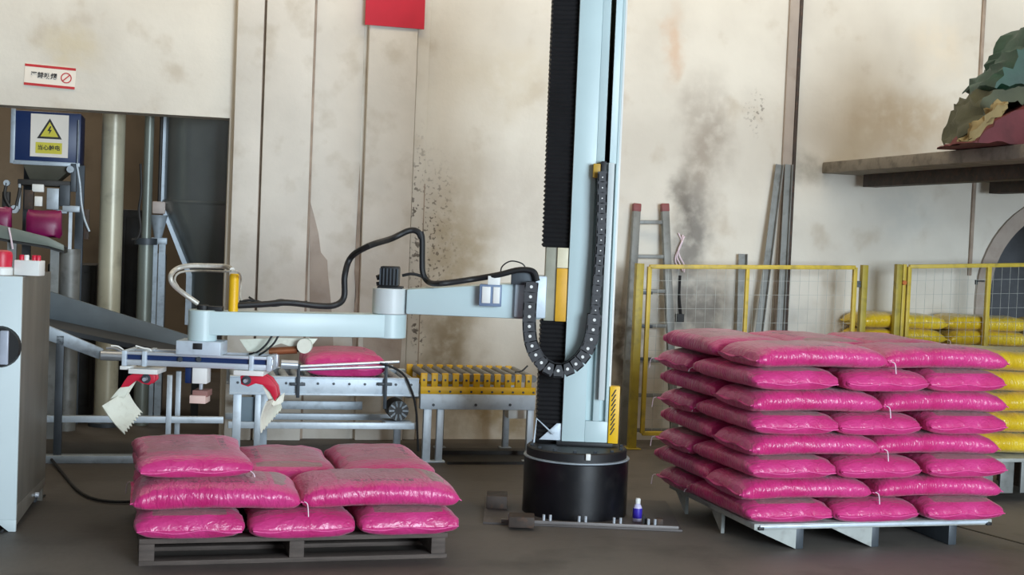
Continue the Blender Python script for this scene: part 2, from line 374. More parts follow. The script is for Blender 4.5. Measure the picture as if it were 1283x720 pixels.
# peeling plaster: bare grey patches left and right of the white skin
def patch(pts, off, th, m, name):
    t = MB(); q = []
    for px, py in pts:
        u, z = WF.uz(px, py, off); q.append(WF.p(u, off, z))
    t.prism(q, WF.N * th); return struct(t.build(name, m, M=WF.M, smooth=False))
TR[0] += 1; patch([(388, 250), (393, 268), (399, 292), (402, 316), (410, 326), (411, 345), (414, 372), (416, 398), (418, 440), (420, 480), (388, 480)], .0155, .004, M['plaster_grey'], 'trim_%d' % TR[0])
TR[0] += 1; patch([(451, 205), (449, 240), (446, 300), (444, 340), (446, 370), (441, 410), (442, 450), (452, 455)], .0155, .005, M['groove'], 'trim_%d' % TR[0])
TR[0] += 1; patch([(455, 395), (505, 398), (502, 450), (498, 478), (455, 478)], .0705, .004, M['plaster_grey'], 'trim_%d' % TR[0])
# arch band
TR[0] += 1; t = MB(); n = 28; rr = rad + .13
for k in range(n):
    a0, a1 = math.pi * k / n, math.pi * (k + 1) / n
    t.prism([WF.p(ucx - r_ * math.cos(a), 0, zsp + r_ * math.sin(a)) for r_, a in ((rad, a0), (rr, a0), (rr, a1), (rad, a1))], WF.N * .03)
t.box(WF, ucx - rr, ucx - rad, 0, .03, 0, zsp); t.box(WF, ucx + rad, ucx + rr, 0, .03, 0, zsp)
struct(t.build('trim_%d' % TR[0], M['plaster_grey'], M=WF.M))
# mezzanine slab: its free edge runs from the wall out towards the viewer
us, zs = WF.uz(1030, 208, 0)
e0 = WF.p(us, 0.006, 0); zt = zs + .03; q = G(1283, 180, zt)
e1 = Vector((q.x, q.y, 0)); e1 = e0 + (e1 - e0) * 1.6
sl = MB(); sl.prism([Vector((p.x, p.y, zt - .09)) for p in (e0, e1, e1 + WF.U * 5, e0 + WF.U * 3.9)], (0, 0, .09))
sl_root = thing('mezzanine_platform', 'grey concrete mezzanine slab jutting from the wall at upper right', 'platform', e0 + Vector((0, 0, zt - .09)))
sl.build('slab', M['concrete'], sl_root, bevel=.008)
bm_ = MB(); dd = (e1 - e0).normalized(); nn = Vector((dd.y, -dd.x, 0)); nn = nn if nn.x > 0 else -nn
for k in (.35, 1.5):
    a = e0 + nn * k; bm_.bar(Vector((a.x, a.y, zt - .14)) + dd * .15, Vector((a.x, a.y, zt - .14)) + dd * 3.5, .12, .10)
    bb = bm_.build('support_beam', M['rust'], sl_root, bevel=.005); bm_ = MB()

# ------------------------------------------------------------------ signs on the wall
def text_mesh(body, size, name, m, parent, at_, M3, ext=.0008):
    cu = bpy.data.curves.new(name, 'FONT'); cu.body = body; cu.size = size; cu.align_x = 'CENTER'; cu.align_y = 'CENTER'; cu.extrude = ext; cu.offset = size * .022
    to = bpy.data.objects.new(name, cu); C.objects.link(to)
    bpy.context.view_layer.update()
    me = bpy.data.meshes.new_from_object(to.evaluated_get(bpy.context.evaluated_depsgraph_get()))
    bpy.data.objects.remove(to); me.materials.clear(); me.materials.append(m)
    o = bpy.data.objects.new(name, me); C.objects.link(o)
    W_ = Matrix.Translation(at_) @ M3.to_4x4()
    me.transform(ORI[parent.name].inverted() @ W_); o.parent = parent; ORI[o.name] = ORI[parent.name]
    return o
def face_M(F, tilt=0):       # text frame standing on the wall, x along U
    a = math.sin(tilt); c = math.cos(tilt)
    x = F.U * c - Vector((0, 0, 1)) * a; y = Vector((0, 0, 1)) * c + F.U * a
    return Matrix((x, y, F.N)).transposed()
u1, z1 = WF.uz(31, 82, 0); u2, z2 = WF.uz(94, 115, 0)
uc, zc = (u1 + u2) / 2, (z1 + z2) / 2 + .015; sw = (u2 - u1); sh = (z1 - z2) * .92; TL = .035
sg = thing('no_smoking_sign', 'white no smoking sign with red edges, high on the cream wall at left', 'sign', WF.p(uc, 0, zc - sh / 2))
xv = WF.U * math.cos(TL) - Vector((0, 0, 1)) * math.sin(TL); yv = Vector((0, 0, 1)) * math.cos(TL) + WF.U * math.sin(TL)
def plate(c, xw, yw, off, th):
    t = MB(); o = WF.p(c[0], off, c[1]); t.prism([o - xv * xw / 2 - yv * yw / 2, o + xv * xw / 2 - yv * yw / 2, o + xv * xw / 2 + yv * yw / 2, o - xv * xw / 2 + yv * yw / 2], WF.N * th); return t
plate((uc, zc), sw, sh, 0, .006).build('board', M['sign_white'], sg)
for s_ in (1, -1): plate((uc + s_ * math.sin(TL) * sh * .44, zc + s_ * sh * .44), sw, sh * .12, .006, .001).build('red_stripe', M['print_red'], sg)
FM = face_M(WF, TL)
text_mesh('严禁吸烟', sh * .30, 'lettering', M['print_black'], sg, WF.p(uc - sw * .12, .0075, zc + sw * .12 * math.sin(TL)), FM)
t = MB(); o = WF.p(uc + sw * .32, .0065, zc - sw * .32 * math.sin(TL)); rr_ = sh * .25
for k in range(24):
    a0, a1 = 2 * math.pi * k / 24, 2 * math.pi * (k + 1) / 24
    t.prism([o + xv * r_ * math.cos(a) + yv * r_ * math.sin(a) for r_, a in ((rr_ * .8, a0), (rr_, a0), (rr_, a1), (rr_ * .8, a1))], WF.N * .0012)
t.bar(o + (xv + yv) * -.58 * rr_, o + (xv + yv) * .58 * rr_, .004, rr_ * .2, WF.N.cross(xv + yv))
t.build('prohibition_symbol', M['print_red'], sg)
t = MB(); ua, za = WF.uz(457, 31, 0.07); ub, zb = WF.uz(531, 37, .07)
t.prism([WF.p(ua, .075, za), WF.p(ub, .075, zb), WF.p(ub, .075, zb + .5), WF.p(ua, .075, za + .5)], WF.N * .012)
tag(t.build('hanging_banner', M['banner']), 'plain red banner whose lower edge hangs at the top of the wall', 'banner')

# ------------------------------------------------------------------ sacks
SL, SW, ST = .77, .52, .135
def sack_mesh(seed, fat=1.0):
    me = bpy.data.meshes.new('sack_body'); N, K = 30, 32; vs = []; fs = []
    rg = random.Random(seed); ph = [rg.uniform(0, 6) for _ in range(8)]; off = Vector((seed * 3.1, seed * 1.7, 0))
    us = [-math.cos(math.pi * i / N) * .55 + (-1 + 2 * i / N) * .45 for i in range(N + 1)]
    us = [u / abs(us[0]) for u in us]
    for u in us:
        au = abs(u)
        t = ST / 2 * fat * max(0, 1 - au ** 9) ** .5 + .004
        wd = SW / 2 * (.955 + .035 * au ** 3) * (1 - .06 * max(0, au - .9) / .1)
        zc = ST / 2 - .018 * au ** 6 + .004 * math.sin(u * 3 + ph[0])
        for k in range(K):
            th = 2 * math.pi * k / K; c, s_ = math.cos(th), math.sin(th)
            ex = 2 / 2.9
            y = wd * math.copysign(abs(c) ** ex, c); z = t * math.copysign(abs(s_) ** ex, s_)
            p = Vector((u * SL / 2, y, 0))
            wr = .006 * noise.noise(Vector((u * 5, y * 9, s_ * 2)) + off) + .003 * noise.noise(Vector((u * 16, y * 12, s_ * 4)) + off)
            wr += .005 * au ** 3 * math.sin(y * 55 + ph[1] + 2 * math.sin(u * 7)) * (1 - au ** 8)
            sd = abs(c) ** 3                                   # creases on the long sides
            wr += .004 * sd * math.sin(u * 21 + ph[2] + 3 * s_) * noise.noise(Vector((u * 6, 3, 0)) + off) * 2
            z = z + wr * math.copysign(1, s_) * (abs(s_) ** .5) * (1 if s_ > 0 else .3); y = y + wr * 1.3 * c - .006 * sd * math.copysign(1, c) * (1 + math.sin(u * 4 + ph[3]))
            vs.append((u * SL / 2 + .006 * noise.noise(Vector((y * 8, s_, ph[4]))) * au ** 2, y, max(.0005, zc + z)))
    for i in range(N):
        fs += [(i * K + k, i * K + (k + 1) % K, (i + 1) * K + (k + 1) % K, (i + 1) * K + k)[::-1] for k in range(K)]
    fs += [tuple(range(K)), tuple(range(N * K, N * K + K))[::-1]]
    me.from_pydata(vs, [], fs); me.polygons.foreach_set('use_smooth', [True] * len(me.polygons)); me.update()
    return me
def sack_hem(sx, seed):
    t = MB(); n = 12; top = []; x0 = sx * (SL / 2 - .006); x1 = sx * (SL / 2 + .009); zc = ST / 2 - .018
    for k in range(n):
        y0 = -SW * .46 + SW * .92 * k / n; y1 = -SW * .46 + SW * .92 * (k + 1) / n
        f0 = .008 * math.sin(y0 * 24 + seed); f1 = .008 * math.sin(y1 * 24 + seed)
        t.hexa([(x0, y0, zc - .003), (x1, y0, zc - .004 + f0), (x1, y1, zc - .004 + f1), (x0, y1, zc - .003), (x0, y0, zc + .003), (x1, y0, zc + .001 + f0), (x1, y1, zc + .001 + f1), (x0, y1, zc + .003)])
    return t
def sack_tail(sx, sy, ln):
    t = MB(); zc = ST / 2 - .018; a = Vector((sx * (SL / 2 + .012), sy * SW * .455, zc))
    t.tube([a, a + Vector((sx * .014, sy * .012, -.012)), a + Vector((sx * .02, sy * .016, -ln))], .0028, 5, 3); return t
PROTO = {}
def make_protos(kind, mb, mh):
    L_ = []
    for sd in range(5):
        r_ = thing('%s_sack' % kind, 'x', 'sack', (0, 0, -50)); ORI[r_.name] = Matrix.Identity(4)
        me = sack_mesh(sd + (0 if kind == 'pink' else 40)); me.materials.append(mb)
        o = bpy.data.objects.new('sack_body', me); C.objects.link(o); o.parent = r_; ORI[o.name] = Matrix.Identity(4)
        for sx in (-1, 1):
            h = sack_hem(sx, sd).build('stitched_hem', mh, r_)
        ht = sack_tail(1 if sd % 2 else -1, 1 if sd % 3 else -1, .03 + .014 * sd).build('thread_tail', M['thread'], r_)
        L_.append(r_)
    PROTO[kind] = [L_, [False] * 5]
make_protos('pink', M['sack'], M['sack_end']); make_protos('yellow', M['ysack'], M['ysack_end'])
def dup(root):
    r_ = root.copy(); C.objects.link(r_)
    for ch in list(root.children):
        c = ch.copy(); C.objects.link(c); c.parent = r_
        for g in ch.children:
            d = g.copy(); C.objects.link(d); d.parent = c
    return r_
SN = [0]
def place_sack(kind, loc, yaw, label, group, tilt=(0, 0), sc=(1, 1, 1)):
    L_, used = PROTO[kind]; i = SN[0] % 5; SN[0] += 1
    o = dup(L_[i]) if used[i] else L_[i]; used[i] = True
    o.location = loc; o.rotation_euler = (tilt[0], tilt[1], yaw); o.scale = sc
    o['label'] = label; o['group'] = group
    return o
ORD = ['bottom', 'second', 'third', 'fourth', 'fifth', 'sixth', 'seventh', 'top']
def stack(kind, corner, yaw, z0, layers, pitch, name, group, rnd=.012, xs=1.0):
    """five sacks to a layer; odd layers: three end-on in front, even layers: two lengthwise in front"""
    U = Vector((math.cos(yaw), math.sin(yaw), 0)); V = Vector((-math.sin(yaw), math.cos(yaw), 0))
    Wt = 2 * SL * xs; rg = random.Random(len(name)); zsc = pitch / ST
    for k in range(layers):
        short_front = (k % 2 == 0)
        lay = ORD[k] if k < layers - 1 or layers == 2 else 'top'
        if layers == 2: lay = ('lower', 'upper')[k]
        items = []
        fr = (0, SL) if short_front else (SW, 0)
        ys, yl = (SL / 2, SL + SW / 2) if short_front else (SW + SL / 2, SW / 2)
        rowS, rowL = ('front', 'back') if short_front else ('back', 'front')
        for j, nm in enumerate(('left', 'middle', 'right')):
            items.append((Wt * (j + .5) / 3, ys, math.pi / 2 if (j + k) % 2 else -math.pi / 2, '%s sack end-on at the %s %s, %s layer of the %s' % (kind, rowS, nm, lay, name)))
        for j, nm in enumerate(('left', 'right')):
            items.append((Wt * (j + .5) / 2, yl, 0 if rowL == 'front' else math.pi, '%s sack lengthwise at the %s %s, %s layer of the %s' % (kind, rowL, nm, lay, name)))
        for x, y, a, lb in items:
            p = corner + U * (x + rg.uniform(-rnd, rnd)) + V * (y + rg.uniform(-rnd, rnd) * 1.5)
            place_sack(kind, (p.x, p.y, z0 + k * pitch), yaw + a + rg.uniform(-.018, .018), lb, group, (rg.uniform(-.006, .006), rg.uniform(-.006, .006)), (xs * .99 if rowL == 'x' else 1, xs * .985, zsc))
# right pallet
RY = R(16); zr = .148
cr = G(935, 661, .14); UR = Vector((math.cos(RY), math.sin(RY), 0)); VR = Vector((-math.sin(RY), math.cos(RY), 0))
stack('pink', cr, RY, zr, 8, .1165, 'tall pallet stack', 'pink sacks on the tall pallet', .02, 1.0)
# left pallet
LY = R(16); zl_ = .128
cl = G(166, 680, zl_); UL = Vector((math.cos(LY), math.sin(LY), 0)); VL = Vector((-math.sin(LY), math.cos(LY), 0))
stack('pink', cl, LY, zl_, 2, .128, 'low pallet stack', 'pink sacks on the low pallet', .008)
pz = cl + UL * .27 + VL * (.15 + SL / 2)
place_sack('pink', (pz.x, pz.y, zl_ + 2 * .128 + .001), LY + math.pi / 2 + .03, 'single pink sack lying on top of the low stack, between the gripper claws', 'pink sacks on the low pallet', (0, 0), (1, 1.06, .82))

def pallet_left():
    F = Frame(Vector((cl.x, cl.y, 0)) + VL * .06, LY)       # off is towards the viewer
    r_ = thing('wooden_pallet', 'dark slatted wooden pallet under the low stack of pink sacks at left', 'pallet', (cl.x, cl.y, 0), LY)
    for k in range(7):
        o0 = -.02 - k * .185
        t = MB(); t.box(F, .03, 1.49, o0, o0 - .11, .102, .126); t.build('deck_board', M['wood'], r_, bevel=.003)
    for k in range(3):
        u = .03 + k * .69
        t = MB(); t.box(F, u + .0, u + .07, -.02, -1.24, .022, .102); t.build('stringer', M['wood'], r_, bevel=.003)
    for k in range(5):
        o0 = -.02 - k * .28
        t = MB(); t.box(F, .03, 1.49, o0, o0 - .10, 0, .022); t.build('bottom_board', M['wood'], r_, bevel=.003)
pallet_left()
def pallet_right():
    F = Frame(Vector((cr.x, cr.y, 0)) + VR * .04, RY)
    r_ = thing('steel_pallet', 'pale grey pallet with triangular feet under the tall stack of pink sacks', 'pallet', (cr.x, cr.y, 0), RY)
    t = MB(); t.box(F, .07, 1.50, -.01, -1.16, .116, .147); t.build('deck', M['palletgrey'], r_, bevel=.003)
    t = MB(); t.box(F, .10, 1.47, .0, -.012, .126, .142); t.build('edge_rail', M['lsteel'], r_, bevel=.002)
    for u in (.09, 1.46):
        t = MB(); t.box(F, u, u + .03, .006, -.02, .116, .132); t.build('corner_lug', M['black'], r_, bevel=.002)
    for u in (.33, .78, 1.26):
        t = MB(); t.box(F, u, u + .05, -.05, -1.14, 0, .118); t.build('runner', M['dsteel'], r_, bevel=.004)
    for u in (.33, .78):
        t = MB(); t.prism([F.p(u, -.04, .117), F.p(u - .26, -.04, .117), F.p(u, -.04, .004)], F.N * -.02); t.build('triangular_foot', M['palletgrey'], r_)
    for o0 in (-.45, -.95):
        t = MB(); t.prism([F.p(.09, o0, .117), F.p(.09, o0 - .16, .117), F.p(.09, o0, .0)], F.U * .02); t.build('triangular_foot', M['palletgrey'], r_)
pallet_right()

# ------------------------------------------------------------------ robot
DC = 5.05                                        # depth of the column's front face
gb = G(718.5, 656); bc = Vector((gb.x * 1.04, gb.y + .30, 0)); rb = .302
rob = thing('palletizing_robot', 'pale blue column palletizing robot on a black drum base', 'robot', bc)
def part(mb, name, m, bevel=0, parent=rob, **k): return mb.build(name, m, parent, bevel=bevel, **k)
t = MB(); t.lathe(bc, [(rb, .012), (rb, .325), (rb - .004, .33)], 56); drum = part(t, 'base_drum', M['drum'])
t = MB(); t.lathe(bc, [(rb + .002, .330), (rb + .005, .333), (rb + .003, .338), (rb - .004, .34)], 56); part(t, 'rim_ring', M['steel'], parent=drum)
t = MB(); t.lathe(bc, [(rb - .012, .34), (rb - .012, .385), (rb - .02, .392)], 56); fl = part(t, 'turntable_flange', M['black'])
for k in range(14):
    a = 2 * math.pi * (k + .3) / 14; c = bc + Vector((math.cos(a) * .262, math.sin(a) * .262, .392))
    t = MB(); t.cyl(c, c + Vector((0, 0, .012)), .011, n=6); part(t, 'bolt', M['dsteel'], parent=fl)
c = P(737, 573, bc.y - rb); t = MB(); t.box(ID, c.x - .013, c.x + .013, -(c.y - .004), -(c.y + .02), c.z - .016, c.z + .018); part(t, 'white_tag', M['white'], .002, drum)
# floor plate with feet
t = MB(); t.box(ID, bc.x - .52, bc.x + .58, -(bc.y - .40), -(bc.y + .42), 0, .012); bp_ = part(t, 'base_plate', mat('dusty_floor_plate', (84, 78, 76), .55, .1, .2, 5), .002)
t = MB(); t.box(ID, bc.x - .42, bc.x + .56, -(bc.y - .395), -(bc.y - .375), .012, .03); part(t, 'front_rail', mat('dusty_rail', (120, 114, 112), .5, .1, .2, 6), .003, bp_)
for px in (642, 686, 731, 775, 818):
    g = G(px, 668); x = g.x; y = bc.y - .38
    for s_ in (-.018, .018):
        t = MB(); t.cyl((x + s_, y, .03), (x + s_, y, .062), .008, n=8); part(t, 'anchor_bolt', M['alu'], parent=bp_)
for px, py, w_, d_, h_ in ((622, 640, .12, .16, .075), (653, 664, .14, .12, .06), (826, 664, .04, .05, .05)):
    g = G(px, py); t = MB(); t.box(ID, g.x - w_ / 2, g.x + w_ / 2, -g.y, -(g.y + d_), .012, .012 + h_); part(t, 'anchor_block', M['rust'], .004)
g = G(805, 662); t = MB(); t.prism([(g.x - .0, g.y, .0), (g.x + .07, g.y, 0), (g.x, g.y, .08)], (0, .02, 0)); part(t, 'gusset', M['black'])
# column
xl, xr = P(703, 562, DC).x, P(760.5, 562, DC).x; zb = .392; zt_ = 3.3
yf = DC
def colbox(a, b, fy, by, z0, z1): t = MB(); t.box(ID, a, b, -fy, -by, z0, z1); return t
t = colbox(xl, xr, yf + .035, yf + .30, zb, zt_)
wd = xr - xl; g1, g2, g3, g4 = xl + wd * .50, xl + wd * .66, xl + wd * .80, xl + wd * .93
zg = P(735, 527, DC).z
t.box(ID, xl, g1, -yf, -(yf + .036), zb, zt_); t.box(ID, g2, g3, -yf, -(yf + .036), zg, zt_); t.box(ID, g4, xr, -yf, -(yf + .036), zg, zt_); t.box(ID, g1, xr, -yf, -(yf + .036), zb, zg)
ztr = P(760, 205, DC).z
t.box(ID, g1, g4, -yf, -(yf + .036), ztr, zt_)
col = part(t, 'column', M['robot'], .004)
t = MB(); t.box(ID, xr - .004, xr + .006, -(yf - .002), -(yf + .03), zb + .35, zt_); part(t, 'edge_strip', M['white'], 0, col)
t = MB(); t.box(ID, xl - .03, xr + .03, -(yf - .03), -(yf + .33), zb, zb + .022); part(t, 'foot_flange', M['black'], .003, col)
t = MB(); t.prism([(xl - .002, yf + .02, zb + .022), (xl - .13, yf + .02, zb + .022), (xl - .03, yf + .02, zb + .12), (xl - .002, yf + .02, zb + .12)], (0, .012, 0)); part(t, 'side_gusset', M['lsteel'], .001)
t = MB(); t.tube([(xl - .16, yf - .02, zb + .01), (xl - .15, yf - .02, zb + .15), (xl - .05, yf + .0, zb + .06)], .006, 7, 1); part(t, 'gusset_stay', M['lsteel'])
# white rail beside the chain
x0 = xl + wd * .86
t = MB(); t.box(ID, g3 - .012, g4 - .012, -(yf - .05), -(yf + .03), P(755, 500, DC).z, ztr + .004); part(t, 'chain_guide', M['robot2'], .003)
c = P(747.5, 214, yf - .04); t = MB(); t.box(ID, c.x - .02, c.x + .02, -(yf - .07), -yf, c.z - .04, c.z + .04); part(t, 'yellow_end_block', mat('ochre_paint', (190, 150, 50), .5), .003)
c = P(756, 213, yf - .04); t = MB(); t.box(ID, c.x - .014, c.x + .016, -(yf - .06), -yf, c.z - .045, c.z + .05); part(t, 'chain_bracket', M['black'], .003)
# hatched yellow guard
ga, gbz = P(760, 567, yf), P(777, 484, yf)
t = MB(); t.box(ID, xr + .002, gbz.x, -(yf - .012), -(yf + .05), zb + .02, gbz.z); gd = part(t, 'hazard_guard', M['yellow'], .003)
t = MB()
for k in range(9):
    z = zb + .07 + k * (gbz.z - zb - .10) / 9; a = xr + .010
    t.prism([(a, yf - .0125, z), (a + .008, yf - .0125, z), (a + .03, yf - .0125, z + .04), (a + .022, yf - .0125, z + .04)], (0, -.0012, 0))
part(t, 'hazard_stripes', M['print_black'], 0, gd)
# bellows (pleated), upper and lower, with the carriage between
def bellows(xa, xb, z0, z1, name, pitch=.026):
    n = max(4, int((z1 - z0) / pitch)); t = MB(); vs = []; fs = []; ya, yb = yf + .05, yf + .24
    for i in range(n * 2 + 1):
        z = z0 + (z1 - z0) * i / (2 * n); e = 0 if i % 2 == 0 else .011
        vs += [(xa - e, ya - e, z), (xb, ya - e, z), (xb, yb + e, z), (xa - e, yb + e, z)]
    for i in range(n * 2):
        fs += [(i * 4 + k, i * 4 + (k + 1) % 4, i * 4 + 4 + (k + 1) % 4, i * 4 + 4 + k) for k in range(4)]
    fs += [(3, 2, 1, 0), tuple(range(n * 8, n * 8 + 4))]
    t.add(vs, fs); return part(t, name, M['bellows'], smooth=False)
bxl = P(673, 520, yf + .05).x; bxm = xl
zc1, zc0 = P(700, 310, yf + .05).z, P(700, 402, yf + .05).z
bellows(bxl + .005, bxm - .002, zb, zc0, 'lower_bellows'); bellows(bxl - .003, bxm - .002, zc1, zt_, 'upper_bellows')
cx0 = bxl + .012
t = MB(); t.box(ID, cx0, bxm - .001, -(yf + .03), -(yf + .26), zc0, zc1); car = part(t, 'carriage', mat('dull_greenish_grey', (160, 158, 142), .55, 0, .15, 8), .004)
a = P(698, 330, yf + .02).x; t = MB(); t.box(ID, a, bxm - .004, -(yf + .012), -(yf + .04), zc0, P(700, 336, yf).z); part(t, 'yellow_plate', mat('amber_paint', (224, 168, 40), .5), .003, car)
t = MB(); t.box(ID, a, bxm - .004, -(yf + .012), -(yf + .04), P(700, 335.5, yf).z, zc1); part(t, 'cream_plate', mat('cream_paint', (226, 216, 186), .5), .003, car)
# upper arm: carriage -> elbow
el = P(489, 376, 5.16); za0, za1 = P(500, 393, 5.16).z, P(500, 361, 5.16).z
er = .105
sh0 = Vector((cx0, yf + .12, 0))
tb = P(515, 362, 5.12).z; bb = P(515, 393, 5.12).z
pe = Vector((el.x, el.y, 0)); dr = (sh0 - pe); ln = dr.length; dr.normalize(); pr = Vector((-dr.y, dr.x, 0))
zsB, zsT = P(655, 399, yf + .05).z, P(655, 352, yf + .05).z
def tap(a, b, w0, w1, zb0, zt0, zb1, zt1):
    t = MB(); q = []
    for k in (0, 1):
        z = ((zb0, zb1), (zt0, zt1))[k]
        q += [a - pr * w0 / 2 + Vector((0, 0, z[0])), b - pr * w1 / 2 + Vector((0, 0, z[1])), b + pr * w1 / 2 + Vector((0, 0, z[1])), a + pr * w0 / 2 + Vector((0, 0, z[0]))]
    return t.hexa(q)
ua_ = part(tap(pe + dr * .10, sh0 - dr * .02, .17, .22, bb, tb, zsB, zsT), 'upper_arm', M['robot'], .008)
t = MB(); t.lathe(pe, [(er - .004, za0), (er, za0 + .004), (er, za1 - .004), (er - .004, za1)], 40); part(t, 'elbow_housing', M['robot2'], parent=ua_)
a = P(668, 340, yf); b = P(690, 398, yf)
t = MB(); t.box(ID, a.x - .10, cx0 + .01, -(yf - .03), -(yf + .2), P(668, 398, yf).z, P(668, 345, yf).z); part(t, 'shoulder_block', M['lsteel'], .008)
a0, a1 = P(640, 356, yf - .03), P(672, 338, yf - .03); t = MB(); t.box(ID, a0.x, a1.x, -(yf - .05), -(yf + .05), a0.z, a1.z); part(t, 'chain_mount', M['dsteel'], .005)
# little valve box on the arm
a0, a1 = P(600, 383, 5.0), P(629, 357, 5.0)
t = MB(); t.box(ID, a0.x, a1.x, -4.99, -5.09, a0.z, a1.z); vb = part(t, 'valve_box', mat('slate_blue_frame', (112, 130, 158), .5), .004)
for k in (0, 1):
    w_ = (a1.x - a0.x); t = MB(); t.box(ID, a0.x + w_ * (.12 + .50 * k), a0.x + w_ * (.50 + .42 * k), -4.984, -4.995, a0.z + .018, a1.z - .012); part(t, 'white_cover', M['white'], .002, vb)
a0, a1 = P(611, 357, 5.0), P(627, 346, 5.0); t = MB(); t.box(ID, a0.x, a1.x, -5.0, -5.08, a0.z, a1.z); part(t, 'white_cap', M['white'], .003, vb)
# motor on the elbow
a0, a1 = P(474, 360, 5.16), P(506, 334, 5.16)
t = MB(); t.box(ID, a0.x, a1.x, -5.08, -5.22, za1 - .002, za1 + .012); t.box(ID, a0.x + .015, a1.x - .025, -5.09, -5.21, za1 + .012, a1.z); mo = part(t, 'elbow_motor', M['black'], .006)
t = MB(); c = P(486, 348, 5.12)
for k in range(6): t.box(ID, a0.x + .012 + k * .02, a0.x + .020 + k * .02, -5.075, -5.225, za1 + .02, a1.z - .012)
part(t, 'cooling_fins', M['dsteel'], 0, mo)
t = MB(); c = P(472, 348, 5.12); t.cyl(c, c + Vector((.03, 0, .012)), .016, n=12); t.cyl(c + Vector((0, 0, -.035)), c + Vector((.03, 0, -.03)), .012, n=10); part(t, 'connector', M['black'], 0, mo)
# lower arm: elbow -> wrist
wr = P(254, 404, 4.80); zl0, zl1 = P(300, 420, 4.82).z, P(300, 387, 4.82).z
pw = Vector((wr.x, wr.y, 0)); dl = (pe - pw); dl.normalize(); pr = Vector((-dl.y, dl.x, 0))
zl1 = min(zl1, za0 - .003)
la = part(tap(pw, pe, .15, .17, zl0, zl1, zl0, zl1), 'lower_arm', M['robot'], .006)
t = MB(); t.lathe(pe, [(.095, zl0 - .004), (.099, zl0), (.099, zl1 + .001)], 36); part(t, 'elbow_boss', M['robot'], parent=la)
t = MB(); t.lathe(pw, [(.076, zl0 - .035), (.08, zl0 - .03), (.08, zl1), (.076, zl1 + .004)], 36); part(t, 'wrist_housing', M['robot'], parent=la)
t = MB(); t.cyl(pw + Vector((.0, 0, zl1)), pw + Vector((.0, 0, zl1 + .03)), .035, n=16); t.box(ID, pw.x + .03, pw.x + .11, -(pw.y - .03), -(pw.y + .03), zl1, zl1 + .025); part(t, 'cable_gland', M['black'], .003, la)
a0, a1 = P(287, 382, 4.82), P(299, 343, 4.82)
t = MB(); c = Vector(((a0.x + a1.x) / 2, 4.82, 0)); t.lathe(c, [(.027, zl1), (.027, a1.z - .012), (.022, a1.z)], 20); part(t, 'yellow_cylinder', M['yellow'])
# grey hose loop
t = MB(); t.tube([P(x, y, d) for x, y, d in ((248, 380, 4.78), (228, 366, 4.74), (216, 355, 4.68), (214, 345, 4.68), (221, 337, 4.74), (236, 333, 4.76), (262, 333, 4.80), (284, 334, 4.82), (291, 338, 4.51))], .014, 10); part(t, 'grey_hose', M['hose'])
t = MB(); t.tube([P(x, y, d) for x, y, d in ((225, 362, 4.76), (219, 350, 4.78), (226, 341, 4.80), (250, 339, 4.82), (280, 340, 4.51), (297, 340, 4.51), (302, 350, 4.86), (301, 372, 4.87), (308, 381, 4.87))], .006, 8); part(t, 'thin_hose', M['hose'])
# black hoses
hz = M['black']
t = MB(); t.tube([P(x, y, d) for x, y, d in ((288, 383, 4.82), (330, 381, 4.86), (360, 379, 4.89), (400, 383, 4.95), (420, 382, 4.97), (431, 372, 5.01), (432, 345, 5.01), (440, 322, 5.05), (462, 308, 4.88), (490, 299, 5.12), (512, 289, 5.16), (523, 290, 5.16), (528, 298, 5.16))], .018, 10)
part(t, 'cable_hose', hz)
t = MB(); t.tube([P(x, y, d) for x, y, d in ((527, 290, 5.16), (529, 300, 5.16), (529, 325, 5.16), (530, 342, 5.16), (537, 353, 5.15), (552, 355, 4.95), (590, 350, 5.05), (625, 344, 5.00), (650, 338, 4.98), (668, 340, 4.97), (673, 352, 4.97))], .017, 10)
part(t, 'cable_hose', hz)
t = MB(); t.tube([P(x, y, d) for x, y, d in ((504, 345, 5.14), (516, 343, 5.14), (528, 346, 5.16), (536, 352, 5.15))], .009, 8); part(t, 'motor_cable', hz)
t = MB(); t.tube([P(x, y, 5.0) for x, y in ((627, 345), (629, 334), (640, 327), (654, 330), (660, 338))], .004, 6); part(t, 'thin_cable', hz)
t = MB(); t.tube([P(x, y, d) for x, y, d in ((300, 378, 4.87), (315, 376, 4.87), (335, 380, 4.87), (352, 376, 4.89), (370, 380, 4.91), (385, 378, 4.93))], .008, 7)
t.tube([P(x, y, d) for x, y, d in ((312, 372, 4.89), (326, 380, 4.87), (345, 383, 4.87), (370, 377, 4.89))], .006, 7); part(t, 'loose_cables', hz)
